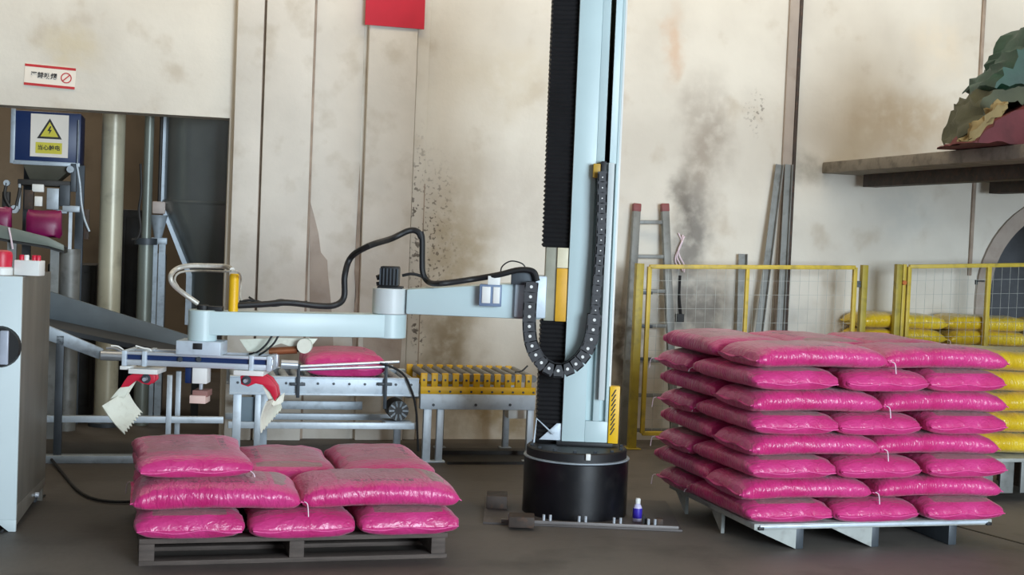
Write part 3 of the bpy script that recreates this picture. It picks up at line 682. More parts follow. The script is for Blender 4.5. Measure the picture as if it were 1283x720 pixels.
# energy chain: one link after another
path = [P(x, y, DC - .075) for x, y in ((754.5, 216), (752.5, 300), (748, 360), (744, 402), (739.5, 428), (730, 446), (716, 459), (701, 464), (686, 460), (673.5, 448), (665.5, 430), (663, 408), (664, 378), (667, 345))]
fine = []
q = [path[0] * 2 - path[1]] + path + [path[-1] * 2 - path[-2]]
for i in range(1, len(q) - 2):
    for k in range(40):
        t_ = k / 40; a, b, c, d = q[i - 1:i + 3]
        fine.append(0.5 * ((2 * b) + (c - a) * t_ + (2 * a - 5 * b + 4 * c - d) * t_ * t_ + (3 * b - a - 3 * c + d) * t_ ** 3))
chain = None; last = fine[0]; links = []
for p in fine:
    if (p - last).length >= .0545: links.append((last, p)); last = p
t = MB(); t.tube([a for a, b in links] + [links[-1][1]], .022, 8, 1); chain = part(t, 'energy_chain', M['black'])
for a, b in links:
    t = MB(); d = (b - a).normalized(); n_ = Vector((d.z, 0, -d.x)); low = a.z < 1.18 or a.x < bc.x; H = .039 if low else .027; y0, y1 = -.045, .045
    for ya, yb in ((y0, y0 + .012), (y1 - .012, y1)):
        pts = [a - d * .002 + n_ * H, a - d * .006, a - d * .002 - n_ * H, b - d * .0045 - n_ * H, b - d * .0005, b - d * .0045 + n_ * H]
        t.prism([p + Vector((0, ya, 0)) for p in pts], (0, yb - ya, 0))
    t.bar(a * .5 + b * .5 + n_ * (H - .004) + Vector((0, y0, 0)), a * .5 + b * .5 + n_ * (H - .004) + Vector((0, y1, 0)), .006, .044, d)
    t.bar(a * .5 + b * .5 - n_ * (H - .004) + Vector((0, y0, 0)), a * .5 + b * .5 - n_ * (H - .004) + Vector((0, y1, 0)), .006, .044, d)
    mcen = (a + b) / 2 + Vector((0, y0, 0)); t.cyl(mcen, mcen + Vector((0, -.004, 0)), .009 if low else .004, n=10, mi=1)
    t.build('chain_link', [M['chain'], M['white']], chain, smooth=False)

# gripper, hung from the wrist
GY = 4.80
def gbox(px0, py0, px1, py1, ya, yb, name, m, bev=.003, parent=rob):
    a, b = P(px0, py1, GY), P(px1, py0, GY)
    t = MB(); t.box(ID, a.x, b.x, -ya, -yb, a.z, b.z); return part(t, name, m, bev, parent)
def lvl(px, py): return P(px, py, GY)
gp = gbox(225, 427, 281, 442, GY - .09, GY + .09, 'gripper_mount', M['lsteel'], .005)
a, b = lvl(247, 428), lvl(258, 436); t = MB(); t.box(ID, a.x, b.x, -(GY - .098), -(GY - .088), b.z, a.z); part(t, 'mount_clip', M['black'], .002, gp)
xa, xb = lvl(157, 450).x, lvl(344, 450).x
zt2, zt1, zt0 = lvl(250, 442).z, lvl(250, 450).z, lvl(250, 458).z
t = MB(); t.box(ID, xa, xb, -(GY - .07), -(GY - .03), lvl(250, 446).z, zt2); t.box(ID, xa, xb, -(GY - .07), -(GY - .03), lvl(250, 459).z, lvl(250, 452).z); t.box(ID, xa, xb, -(GY - .05), -(GY - .035), lvl(250, 458).z, zt2); fr = part(t, 'front_rail', M['alu'], .003)
t = MB(); t.box(ID, xa + .01, xb - .01, -(GY - .056), -(GY - .045), lvl(250, 452.2).z, lvl(250, 445.8).z); part(t, 'rail_slot', M['navy'], 0, fr)
t = MB(); t.box(ID, xa, xb, -(GY + .10), -(GY + .15), zt0, zt2); part(t, 'rear_rail', M['alu'], .003)
for px in (160, 185, 318, 340):
    x = lvl(px, 450).x; t = MB(); t.box(ID, x - .012, x + .012, -(GY - .078), -(GY + .155), lvl(250, 460).z, lvl(250, 441).z); part(t, 'cross_tie', M['lsteel'], .003)
for px in (230, 253):
    c = lvl(px, 448.5); t = MB(); t.cyl((c.x, GY - .07, c.z), (c.x, GY - .077, c.z), .014, n=12); part(t, 'rail_bolt', M['dsteel'], parent=fr)
# sensors and small brackets at the ends
t = MB(); t.tube([lvl(139, 433), lvl(148, 434), lvl(156, 440), lvl(158, 448)], .005, 6, 5); part(t, 'sensor_wire', M['white'])
t = MB(); t.tube([lvl(170, 433), lvl(180, 436), lvl(189, 439), lvl(187, 455)], .005, 6, 5); part(t, 'sensor_wire', M['white'])
gbox(155, 457, 168, 461, GY - .08, GY + .05, 'end_plate', M['white'])
def claw(side):
    if side < 0:
        top = gbox(167, 461, 203, 465.5, GY - .10, GY + .10, 'claw_bracket', M['white'], .002)
        hub = lvl(186, 473); arm = [(158, 477), (163, 470), (172, 466), (184, 464), (196, 466), (197, 475), (190, 481), (181, 479), (174, 475), (164, 483), (154, 484)]
        link = [(158, 480), (170, 477), (163, 488), (158, 497), (150, 496), (140, 499), (150, 487)]
        edge = [(160, 487), (150, 493), (128, 507), (157, 543), (178, 516)]
    else:
        top = gbox(297, 463, 334, 467.5, GY - .10, GY + .10, 'claw_bracket', M['white'], .002)
        hub = lvl(311, 475); arm = [(303, 470), (312, 466), (330, 467), (341, 473), (348, 483), (350, 494), (346, 501), (340, 490), (331, 481), (322, 479), (313, 483), (304, 480)]
        link = [(330, 482), (340, 490), (346, 502), (351, 496), (356, 492), (354, 504), (344, 508), (338, 500)]
    for yy in (-.04, .03):
        t = MB(); t.prism([lvl(*p) + Vector((0, yy - .006, 0)) for p in arm], (0, .014, 0)); ar = part(t, 'claw_arm', M['red'], .002)
        t = MB(); c = Vector((hub.x, GY + yy - .010, hub.z)); t.cyl(c, c + Vector((0, .022, 0)), .026, n=18); part(t, 'pivot_disc', M['dsteel'], parent=ar)
    t = MB(); t.cyl(Vector((hub.x, GY - .09, hub.z)), Vector((hub.x, GY + .09, hub.z)), .011, n=12); part(t, 'pivot_shaft', M['steel'])
    for yy in (-.03, .02):
        t = MB(); t.prism([lvl(*p) + Vector((0, yy - .004, 0)) for p in link], (0, .010, 0)); part(t, 'claw_link', M['claw'], .001)
    # toothed scoop plate: tilts inward, curved, running along the sack
    if side < 0:
        A, B = lvl(152, 488), lvl(157, 541)
        cnr = [P(128, 508, GY - .12), P(160, 488, GY + .02), P(179, 517, GY + .10), P(157, 544, GY - .10)]
    else:
        cnr = [P(335, 503, GY - .16), P(357, 495, GY + .16), P(354, 512, GY + .15), P(328, 542, GY - .16)]
    a, b, c, d = cnr; nrm = (b - a).cross(d - a).normalized() * .007; n = 8; vs = []; fs = []
    m_ = 6
    for j in range(m_ + 1):
        v = j / m_
        for i in range(n * 2 + 1):
            u = i / (2 * n); p = (a * (1 - u) + b * u) * (1 - v) + (d * (1 - u) + c * u) * v
            if j == m_ and i % 2: p = p - (d - a) * .085
            p = p + nrm * (2.2 * math.sin(math.pi * v))
            vs.append(p)
    W_ = 2 * n + 1; nb = len(vs); vs += [p + nrm for p in vs]
    for j in range(m_):
        for i in range(2 * n):
            q_ = (j * W_ + i, j * W_ + i + 1, (j + 1) * W_ + i + 1, (j + 1) * W_ + i); fs += [q_[::-1], tuple(nb + k for k in q_)]
    rim = [i for i in range(W_)] + [j * W_ + W_ - 1 for j in range(1, m_ + 1)] + [m_ * W_ + i for i in range(W_ - 2, -1, -1)] + [j * W_ for j in range(m_ - 1, 0, -1)]
    for k in range(len(rim)):
        i0, i1 = rim[k], rim[(k + 1) % len(rim)]; fs.append((i0, i1, nb + i1, nb + i0))
    t = MB(); t.add(vs, fs); part(t, 'claw_plate', M['claw'], ang=50)

claw(-1); claw(1)
# pressing foot in the middle
gbox(243, 460, 262, 479, GY - .05, GY + .05, 'press_cylinder', M['white'], .004)
gbox(233, 460, 243, 479, GY - .03, GY + .06, 'press_valve', M['navy'], .004)
gbox(250, 478, 254, 491, GY - .012, GY + .012, 'press_rod', M['alu'], .001)
gbox(244, 488, 263, 495, GY - .06, GY + .06, 'press_pad', mat('dusty_brown_pad', (150, 108, 100), .7), .002)
gbox(241, 494, 261, 503, GY - .07, GY + .05, 'press_plate', mat('pale_peach_plate', (226, 196, 184), .6), .002)
# pneumatic drive behind the right end
a, b = P(337, 440, 4.92), P(372, 438, 4.94); t = MB(); t.cyl(a, b, .022, n=16); cy = part(t, 'drive_cylinder', M['copper'])
t = MB(); t.cyl(b, b + (b - a).normalized() * .015, .012, n=12); part(t, 'cylinder_rod', M['black'], parent=cy)
c = P(382, 433, 4.90); t = MB(); t.cyl(c + Vector((0, -.02, 0)), c + Vector((0, .02, 0)), .042, n=24); part(t, 'end_disc', M['claw'], parent=cy)
t = MB(); t.prism([P(300, 425, 4.95), P(345, 423, 4.95), P(398, 424, 4.95), P(384, 441, 4.95), P(352, 430, 4.95), P(322, 441, 4.95), P(310, 440, 4.95)], (0, .015, 0)); part(t, 'gripper_bracket', M['claw'], .002)
t = MB(); t.tube([P(312, 443, 4.88), P(322, 441, 4.88), P(333, 432, 4.88), P(341, 420, 4.88)], .006, 6, 5); t.tube([P(318, 448, 4.88), P(332, 440, 4.88), P(343, 430, 4.88), P(349, 420, 4.88)], .006, 6, 5); part(t, 'air_lines', M['black'])

# ------------------------------------------------------------------ conveyors (parallel to the wall)
FO, BO = 1.05, .45
def beam(root, name, m, off0, off1, px0, py0, px1, py1, px2, py2, px3, py3, bev=.004):
    """sloping beam: four corners seen on its front face at offset off0, depth to off1"""
    t = MB(); a = [WF.at(x, y, off0) for x, y in ((px0, py0), (px1, py1), (px2, py2), (px3, py3))]
    t.prism(a, WF.N * (off1 - off0)); return t.build(name, m, root, bevel=bev)
u0_, zt0_ = WF.uz(288, 471, FO); u1_, _ = WF.uz(525, 476, FO); zfr = WF.uz(400, 472, FO)[1]; zfb = WF.uz(400, 495, FO)[1]
cv = thing('pickup_conveyor', 'pale blue grey pick-up conveyor table with guide rails behind the low stack', 'conveyor', WF.p((u0_ + u1_) / 2, .6, 0))
for nm, o_ in (('front_beam', FO), ('back_beam', BO)):
    t = MB(); t.box(WF, u0_, u1_, o_, o_ - .045, zfb, zfr); t.box(WF, u0_, u1_, o_ + .012, o_, zfb, zfb + .014); t.box(WF, u0_, u1_, o_ + .012, o_, zfr - .01, zfr)
    bmx = t.build(nm, M['lsteel'], cv, bevel=.002)
    if nm == 'front_beam':
        for k in range(12):
            u = u0_ + (u1_ - u0_) * (k + .5) / 12; t = MB(); c = WF.p(u, FO, zfr - .045); t.cyl(c, c + WF.N * .006, .009, n=8); t.build('bolt', M['dsteel'], bmx)
for k in range(15):
    u = u0_ + .04 + (u1_ - u0_ - .08) * k / 14; t = MB(); t.cyl(WF.p(u, FO - .045, zfr - .03), WF.p(u, BO, zfr - .03), .026, n=14); t.build('roller', M['steel'], cv)
def leg(root, px, off, m, w_=.05, ztop=zfb, name='leg', px_y=545):
    u = WF.uz(px, px_y, off)[0]; t = MB(); t.box(WF, u - w_ / 2, u + w_ / 2, off, off - .045, .012, ztop); t.box(WF, u - w_ / 2 - .02, u + w_ / 2 + .02, off + .01, off - .055, 0, .012); return t.build(name, m, root, bevel=.003)
for px in (296,): leg(cv, px, FO, M['lsteel'], .055)
leg(cv, 322, FO, M['lsteel'], .04); leg(cv, 498, BO, M['lsteel'])
leg(cv, 330, BO, M['lsteel'])
for o_, y_ in ((FO - .005, 533), (BO - .005, 522)):
    z = WF.uz(400, y_, o_)[1]; t = MB(); t.box(WF, u0_, u1_, o_, o_ - .04, z - .022, z + .022); t.build('lower_rail', M['lsteel'], cv, bevel=.003)
z = WF.uz(400, 508, BO)[1]; t = MB(); t.box(WF, u0_ + .1, u1_ - .3, BO - .02, BO - .04, z - .03, z + .03); t.build('cross_panel', M['steel'], cv, bevel=.003)
# glazed frame at the left end under the beam
a, za_ = WF.uz(298, 497, FO - .05); b, zb_ = WF.uz(322, 530, FO - .05)
t = MB(); t.box(WF, a, b, FO - .05, FO - .06, zb_, za_); t.build('side_panel', mat('blue_grey_panel', (104, 122, 132), .4), cv)
# guide rails and posts
gr_ = None
for (x0, y0, x1, y1) in ((372, 459, 500, 453), (372, 463, 492, 459)):
    t = MB(); t.cyl(WF.at(x0, y0, FO + .02), WF.at(x1, y1, FO + .02), .010, n=10); t.build('guide_rail', M['alu'], cv)
t = MB(); t.cyl(WF.at(352, 456, FO + .02), WF.at(373, 457, FO + .02), .030, n=16); t.build('guide_roller', M['alu'], cv)
for px, y0, y1 in ((373, 456, 498), (482, 454, 512)):
    a = WF.at(px, y1, FO + .025); b = WF.at(px, y0, FO + .025); t = MB(); t.bar(Vector((a.x, a.y, a.z)), Vector((a.x, a.y, b.z)), .022, .018); gq = t.build('guide_post', M['dsteel'], cv, bevel=.002)
    c = WF.at(px, 481, FO + .02); t = MB(); t.bar(c - WF.U * .05, c + WF.U * .05, .02, .02); t.build('clamp', M['dsteel'], gq, bevel=.002)
t = MB(); t.tube([WF.at(x, y, FO + .03) for x, y in ((476, 455), (484, 457), (498, 463), (508, 472), (514, 485), (519, 500), (522, 520), (523, 545), (524, 565))], .008, 8); t.build('power_cable', M['black'], cv)
# geared motor under the table
a, z0_ = WF.uz(484, 525, FO - .12); b, z1_ = WF.uz(509, 499, FO - .12); c = WF.p((a + b) / 2, FO - .1, (z0_ + z1_) / 2)
t = MB(); t.cyl(c + WF.N * .08, c - WF.N * .12, (b - a) * .52, n=24); mt = t.build('drive_motor', M['dark'], cv)
t = MB()
for k in range(10):
    an = 2 * math.pi * k / 10; d = WF.U * math.cos(an) + Vector((0, 0, 1)) * math.sin(an); t.bar(c + WF.N * .075 + d * (b - a) * .2, c + WF.N * .09 + d * (b - a) * .5, .008, .012)
t.build('fan_ribs', M['steel'], mt)
t = MB(); t.box(WF, a - .02, b + .03, FO - .03, FO - .2, z0_ - .025, z0_ - .005); t.build('motor_foot', M['lsteel'], cv, bevel=.003)
# sack riding on the table
us_, _ = WF.uz(428, 450, .75); q = WF.p(us_, .745, zfr + .002)
place_sack('pink', q, WYAW + math.pi / 2, 'pink sack lying on the pick-up conveyor behind the guide rails', 'pink sacks on the low pallet', (0, 0), (.76, 1.08, 1.2))['group'] = 'sacks waiting on conveyors'

# yellow roller conveyor to the right
v0, zy1 = WF.uz(528, 467, FO); v1, _ = WF.uz(672, 470, FO); zy1 = WF.uz(600, 470, FO)[1]; zy0 = WF.uz(600, 494, FO)[1]; zb1 = WF.uz(600, 513, FO)[1]
yc = thing('yellow_roller_conveyor', 'yellow-sided gravity roller conveyor between the pick-up table and the robot', 'conveyor', WF.p((v0 + v1) / 2, .6, 0))
nr = 11
for nm, o_ in (('yellow_side_plate', FO), ('yellow_side_plate', BO)):
    t = MB(); zm = zy0 + (zy1 - zy0) * .38; t.box(WF, v0, v1, o_, o_ - .03, zy0, zm)
    for k in range(nr):
        ua = v0 + (v1 - v0) * k / nr; ub = ua + (v1 - v0) / nr * .58; t.box(WF, ua, ub, o_, o_ - .03, zm - .001, zy1 + .008)
    sp = t.build(nm, M['yellow'], yc, bevel=.002)
    if o_ == FO:
        for k in range(nr):
            for fr_, z in ((.28, zm + (zy1 - zm) * .55), (.78, zy0 + (zm - zy0) * .35)):
                u = v0 + (v1 - v0) * (k + fr_) / nr; t = MB(); c = WF.p(u, o_, z); t.cyl(c, c + WF.N * .006, .008, n=8); t.build('bolt', M['dsteel'], sp)
for k in range(nr):
    u = v0 + (v1 - v0) * (k + .78) / nr; t = MB(); t.cyl(WF.p(u, FO - .012, zy1 - .022), WF.p(u, BO - .02, zy1 - .022), .025, n=14); t.build('roller', M['angle'], yc)
for o_ in (FO, BO):
    t = MB(); t.box(WF, v0, v1, o_ + .004, o_ - .05, zb1, zy0); t.build('support_beam', M['lsteel'], yc, bevel=.004)
leg(yc, 535, FO, M['lsteel'], .055, zb1)
for px in (551, 664): leg(yc, px, FO, M['lsteel'], .045, zb1)
for px in (634, 552): leg(yc, px, BO, M['steel'], .045, zb1)
for px in (543, 596, 639):
    c = WF.at(px, 507, FO + .004); t = MB(); t.cyl(c, c + WF.N * .006, .01, n=8); t.build('bolt', M['dsteel'], yc)
t = MB(); a = WF.at(645, 466, FO - .1); t.tube([a, a + Vector((.05, 0, .012)), a + Vector((.09, 0, .05))], .006, 6); t.build('sensor_arm', M['dsteel'], yc)
t = MB(); a, z0_ = WF.uz(637, 519, FO - .2); b, z1_ = WF.uz(660, 512, FO - .2); t.box(WF, a, b, FO - .2, FO - .32, z0_ - .03, z1_ + .02); t.build('terminal_box', M['white'], yc, bevel=.004)

# inclined belt conveyor coming down from the left
ic = thing('inclined_belt_conveyor', 'grey inclined belt conveyor sloping down from behind the steel cabinet', 'conveyor', WF.p(WF.uz(130, 560, .6)[0], .6, 0))
beam(ic, 'near_side_rail', M['steel'], FO, FO - .03, 0, 382, 130, 437, 124, 450, 0, 404)
beam(ic, 'far_side_board', mat('slate_grey_board', (92, 102, 108), .5, 0, .15, 5), BO, BO - .03, 0, 345, 240, 421, 240, 452, 0, 383)
beam(ic, 'belt', mat('dark_belt', (44, 48, 52), .6), FO - .03, BO, 0, 396, 240, 446, 240, 452, 0, 402, 0)
t = MB(); t.cyl(WF.at(126, 445, FO), WF.at(153, 446, FO), .032, n=18); t.build('tail_roller', M['alu'], ic)
t = MB(); t.tube([WF.at(133, 436, FO), WF.at(142, 436, FO), WF.at(152, 440, FO), WF.at(156, 447, FO)], .008, 8); t.build('roller_guard', M['alu'], ic)
for px in (211, 222): leg(ic, px, FO - (.0 if px == 211 else .25), M['lsteel'], .035, WF.uz(215, 470, FO)[1], px_y=530)
for px, o_ in ((72, FO), (30, BO)): leg(ic, px, o_, M['dsteel'], .05, WF.uz(px, 420, o_)[1])
ua, z = WF.uz(30, 524, FO); ub, _ = WF.uz(280, 531, FO)
t = MB(); t.box(WF, ua, ub, FO - .005, FO - .045, z - .025, z + .018); t.build('tie_rail', M['lsteel'], ic, bevel=.003)
ua, z = WF.uz(40, 583, FO); ub, _ = WF.uz(276, 583, FO)
t = MB(); t.box(WF, ua, ub, FO + .03, FO - .06, 0, .05); t.build('floor_rail', M['steel'], ic, bevel=.003)
# cable trays on the floor
ua, _ = WF.uz(548, 572, .75); ub, _ = WF.uz(668, 572, .75)
t = MB(); t.box(WF, ua, ub, .76, .64, 0, .035); t.box(WF, ua, ub, 1.13, 1.11, 0, .02); t.box(WF, ua, ub, 1.12, .76, 0, .006)
tag(t.build('cable_tray', M['dark']), 'dark steel cable tray lying on the floor under the yellow roller conveyor', 'cable tray')
t = MB(); t.tube([G(62, 572, .03), G(75, 588, .012), G(98, 614, .012), G(124, 626, .012), G(164, 628, .012), G(200, 622, .012)], .009, 8)
tag(t.build('floor_cable', M['black']), 'thin black cable trailing over the floor beside the steel cabinet', 'cable')
t = MB(); t.tube([G(2, 668) + Vector((0, 0, .009)), G(14, 652) + Vector((0, 0, .009)), G(40, 630) + Vector((0, 0, .009)), G(56, 622) + Vector((0, 0, .009))], .007, 8)
tag(t.build('floor_cable', M['black']), 'thin dark cable running under the foot of the steel cabinet', 'cable')

# ------------------------------------------------------------------ control cabinet
cf = G(19.5, 666); cb = G(56, 626); dv = Vector((cb.x - cf.x, cb.y - cf.y, 0)); CY = math.atan2(-dv.x, dv.y)
CF = Frame((cf.x, cf.y, 0), CY); ct = P(20, 346, cf.y).z; cdp = dv.length
cbn = thing('control_cabinet', 'pale control cabinet with stainless side panel at the left edge', 'cabinet', (cf.x - .3, cf.y, 0), CY)
t = MB(); t.box(CF, -.62, 0, 0, -.02, .06, ct); t.prism([CF.p(-.11, 0, .06), CF.p(0, 0, .06), CF.p(0, 0, 0), CF.p(-.035, 0, 0)], CF.N * -.02); fd = t.build('front_door', M['cab'], cbn, bevel=.003)
t = MB(); t.box(CF, -.62, -.004, -.022, -cdp, .10, ct - .002); t.build('body', M['stainless'], cbn, bevel=.004)
t = MB(); t.box(CF, -.02, 0, -.022, -cdp, .13, ct - .002); t.prism([CF.p(-.02, -.022, .13), CF.p(-.02, -cdp, .13), CF.p(-.02, -cdp, .085), CF.p(-.02, -.022, .03)], CF.U * .02); t.build('side_panel', M['stainless'], cbn, bevel=.002)
for oo in (-.05, -cdp + .05):
    t = MB(); t.cyl(CF.p(-.58, oo, 0), CF.p(-.58, oo, .11), .022, n=12); t.build('foot', M['dsteel'], cbn)
t = MB(); t.cyl(CF.p(-.05, -cdp + .05, 0), CF.p(-.05, -cdp + .05, .11), .018, n=12); t.build('foot', M['dsteel'], cbn)
t = MB(); t.box(CF, -.05, -.01, -cdp + .02, -cdp, 0, .1); t.build('corner_leg', M['stainless'], cbn)
t = MB(); c = CF.p(.002, -cdp * .62, .09); t.cyl(c, c + CF.U * .02, .014, n=10); t.build('levelling_bolt', M['alu'], cbn)
c = P(0, 434, cf.y - .01); u, z = (c - CF.o).dot(CF.U), c.z
t = MB(); a = CF.p(u, 0, z); t.cyl(a, a + CF.N * .03, .055 + .05, .048 + .05, n=28); kn = t.build('rotary_switch', M['black'], fd)
# handle is a sub-part of the door, beside its knob
t = MB(); t.box(CF, u - .022 + .03, u + .03 + .02, .03, .05, z - .085, z + .085); t.build('switch_grip', mat('grey_lever', (176, 182, 196), .35), fd, bevel=.006)
# things on the cabinet
c = P(3, 345, cf.y + .12); zz = ct
al = thing('warning_beacon', 'red beacon lamp on white base, on the cabinet at far left', 'lamp', (c.x, cf.y + .10, zz))
b0 = Vector((c.x, cf.y + .10, zz)); t = MB(); t.lathe(b0, [(.058, 0), (.058, .035), (.05, .042)], 24); t.build('lamp_base', M['white'], al)
t = MB(); t.lathe(b0, [(.052, .042), (.055, .10), (.05, .118), (.03, .126)], 24); t.build('lamp_dome', M['red'], al)
t = MB(); t.box(ID, c.x - .025, c.x + .005, -(cf.y + .04), -(cf.y + .05), zz + .055, zz + .11); t.build('white_sticker', M['white'], al)
c = P(36, 345, cf.y + .14)
bx_ = thing('junction_box', 'white box with red buttons, on the cabinet beside the red beacon', 'box', (c.x, cf.y + .15, zz))
t = MB(); t.box(ID, c.x - .066, c.x + .062, -(cf.y + .11), -(cf.y + .20), zz, zz + .078); t.build('body', M['white'], bx_, bevel=.004)
for s_, m_ in ((-.015, 'white'), (.025, 'red'), (.045, 'red'), (-.04, 'red')):
    t = MB(); q = Vector((c.x + s_, cf.y + .145, zz + .078)); t.lathe(q, [(.013, 0), (.013, .022), (.01, .027)], 14); t.build('button', M[m_], bx_)

# ------------------------------------------------------------------ equipment in the back room, behind the opening
def bpx(px0, py0, px1, py1, off, th, bev=.004):
    a, zb_ = WF.uz(px0, py1, off); b, zt_2 = WF.uz(px1, py0, off); t = MB(); t.box(WF, a, b, off, off - th, zb_, zt_2); return t
bo = -.45
u, z = WF.uz(135, 420, bo - .15); pw_ = abs(WF.uz(150, 420, bo)[0] - WF.uz(120, 420, bo)[0]) / 2
t = MB(); t.cyl(WF.p(u, bo - .15, 0), WF.p(u, bo - .15, 3.4), pw_, n=28); pp = thing('round_pillar', 'thick round cream pillar standing in the doorway left of the pipe', 'pillar', WF.p(u, bo - .15, 0)); t.build('shaft', M['pillar'], pp)
t = MB(); t.lathe(WF.p(u, bo - .15, 0), [(pw_ + .04, 0), (pw_ + .04, .03), (pw_ + .01, .05)], 28); t.build('base_ring', M['dsteel'], pp)
u, z = WF.uz(183, 300, bo - .2)
pi_ = thing('steam_pipe', 'slim grey-green vertical pipe with a collar, between pillar and hopper', 'pipe', WF.p(u, bo - .2, 0))
t = MB(); t.cyl(WF.p(u, bo - .2, 0), WF.p(u, bo - .2, WF.uz(183, 305, bo)[1]), .058, n=20); t.cyl(WF.p(u, bo - .2, WF.uz(183, 305, bo)[1]), WF.p(u, bo - .2, 3.2), .036, n=20); t.build('pipe_run', M['pipe'], pi_)
z = WF.uz(183, 302, bo)[1]; t = MB(); t.cyl(WF.p(u, bo - .2, z - .03), WF.p(u, bo - .2, z + .02), .085, n=20); t.build('flange', M['dsteel'], pi_)
t = MB(); t.tube([WF.at(x, y, bo) for x, y in ((176, 205), (177, 240), (174, 262), (176, 285), (172, 298), (165, 300))], .010, 7); t.build('wire', M['dark'], pi_)
# hopper / silo
a, zt3 = WF.uz(209, 40, bo - .2); b = WF.uz(350, 200, bo - .2)[0]; zmid = WF.uz(212, 258, bo - .2)[1]; zlow = WF.uz(246, 345, bo - .2)[1]; uh = WF.uz(282, 300, bo - .2)[0]
r_up = uh - a; r_lo = uh - WF.uz(236, 345, bo - .2)[0]
ho = thing('steel_hopper', 'large stainless hopper with tapering cone in the doorway at right', 'hopper', WF.p(uh, bo - r_up, 0))
t = MB(); t.lathe(WF.p(uh, bo - r_up, 0), [(r_lo * .98, zlow - .5), (r_lo, zlow), (r_up, zmid), (r_up, zt3 + .6)], 40); t.build('vessel', M['silo'], ho)
for s_ in (-1,):
    t = MB(); e_ = [(r_lo, zlow - .4), (r_lo, zlow), (r_up, zmid), (r_up, zt3 + .6)]
    t.prism([WF.p(uh - r - .015, bo - r_up + .02, z) for r, z in e_] + [WF.p(uh - r + .10, bo - r_up + .02, z) for r, z in e_[::-1]], WF.N * .1); t.build('seam_flange', M['lsteel'], ho)
t = MB(); t.lathe(WF.p(uh, bo - r_up, 0), [(r_up + .008, zmid + .02), (r_up + .015, zmid + .035), (r_up + .008, zmid + .05)], 40); t.build('weld_ring', M['silo'], ho)
for s_ in (-1, 1):
    q = WF.p(uh + s_ * (r_lo * .7), bo - r_up * .8, 0); t = MB(); t.box(WF, uh + s_ * r_lo * .7 - .03, uh + s_ * r_lo * .7 + .03, bo - r_up * .9, bo - r_up * .9 - .06, 0, zlow); t.build('leg', M['dsteel'], ho)
t = MB(); c = WF.p(uh, bo - r_up, zlow - .55); t.lathe(c, [(.10, 0), (.16, .06), (.16, .2)], 24); t.build('outlet', M['dark'], ho)
# small white pump body between pipe and hopper, on a stand
a, z1_ = WF.uz(191, 252, bo - .3); b, z0_ = WF.uz(207, 268, bo - .3); zs2 = WF.uz(200, 301, bo - .3)[1]
pu = thing('metering_unit', 'pale metering unit with funnel on a steel stand, left of the hopper', 'machine', WF.p((a + b) / 2, bo - .36, 0))
t = MB(); t.box(WF, a, b, bo - .3, bo - .42, z0_, z1_); t.build('housing', mat('dusty_pink_white', (196, 180, 170), .5), pu, bevel=.008)
t = MB(); c = WF.p((a + b) / 2, bo - .36, zs2 + .02); t.lathe(c, [(.03, 0), (.07, z0_ - zs2 - .03)], 18); t.build('funnel', M['steel'], pu)
t = MB(); t.box(WF, a - .0, b + .02, bo - .3, bo - .5, zs2 - .03, zs2 + .02); t.build('table_top', M['steel'], pu, bevel=.003)
for s_ in (a, b - .04):
    t = MB(); t.box(WF, s_, s_ + .05, bo - .32, bo - .37, 0, zs2 - .03); t.build('leg', M['steel'], pu)
t = MB(); t.cyl(WF.p((a + b) / 2, bo - .36, z1_), WF.p((a + b) / 2, bo - .36, z1_ + 1.2), .014, n=8); t.build('feed_rod', M['dark'], pu)
# bagging machine with its blue box
mo_ = -.3
a, _ = WF.uz(17, 170, mo_); b, _ = WF.uz(101, 170, mo_); zT = WF.uz(58, 140, mo_)[1]; zB = WF.uz(58, 203, mo_)[1]
bg = thing('bagging_scale', 'bagging machine with navy blue box and warning sign in the dim doorway at left', 'machine', WF.p((a + b) / 2, mo_ - .25, 0))
t = MB(); t.box(WF, a, b, mo_, mo_ - .45, zB, zT); bxx = t.build('blue_box', M['navy'], bg, bevel=.006)
t = MB()
for q in ((a - .02, a + .012, zB - .02, zT + .01), (a, b, zB - .025, zB + .005)): t.box(WF, q[0], q[1], mo_ + .012, mo_ - .01, q[2], q[3])
t.build('steel_trim', M['steel'], bxx, bevel=.002)
pa, pz1 = WF.uz(39, 142, mo_); pb, pz0 = WF.uz(85, 198, mo_)
t = MB(); t.box(WF, pa, pb, mo_ + .005, mo_ - .002, pz0, pz1); t.build('warning_sign', M['sign_white'], bxx)
pw2 = pb - pa; ph2 = pz1 - pz0; pc = (pa + pb) / 2
t = MB(); t.box(WF, pa + pw2 * .14, pb - pw2 * .16, mo_ + .0062, mo_ + .004, pz0 + ph2 * .08, pz0 + ph2 * .34); t.build('yellow_text_panel', M['print_ylw'], bxx)
def tri(s, zc_, m_, off, nm):
    t = MB(); t.prism([WF.p(pc - s, off, zc_ - s * .62), WF.p(pc + s, off, zc_ - s * .62), WF.p(pc, off, zc_ + s * 1.1)], WF.N * .001); t.build(nm, m_, bxx)
zc_ = pz0 + ph2 * .60
tri(pw2 * .33, zc_, M['print_black'], mo_ + .0055, 'triangle_border'); tri(pw2 * .235, zc_, M['print_ylw'], mo_ + .0068, 'yellow_triangle')
t = MB(); s_ = pw2 * .1
t.prism([WF.p(pc + x * s_, mo_ + .008, zc_ + z_ * s_) for x, z_ in ((.1, 1.5), (-.6, .1), (-.05, .1), (-.2, -.9), (.6, .45), (.1, .45), (.45, 1.4))], WF.N * .001); t.build('lightning_symbol', M['print_black'], bxx)
text_mesh('当心触电', pw2 * .15, 'lettering', M['print_black'], bxx, WF.p(pc - pw2 * .01, mo_ + .0075, pz0 + ph2 * .21), face_M(WF))
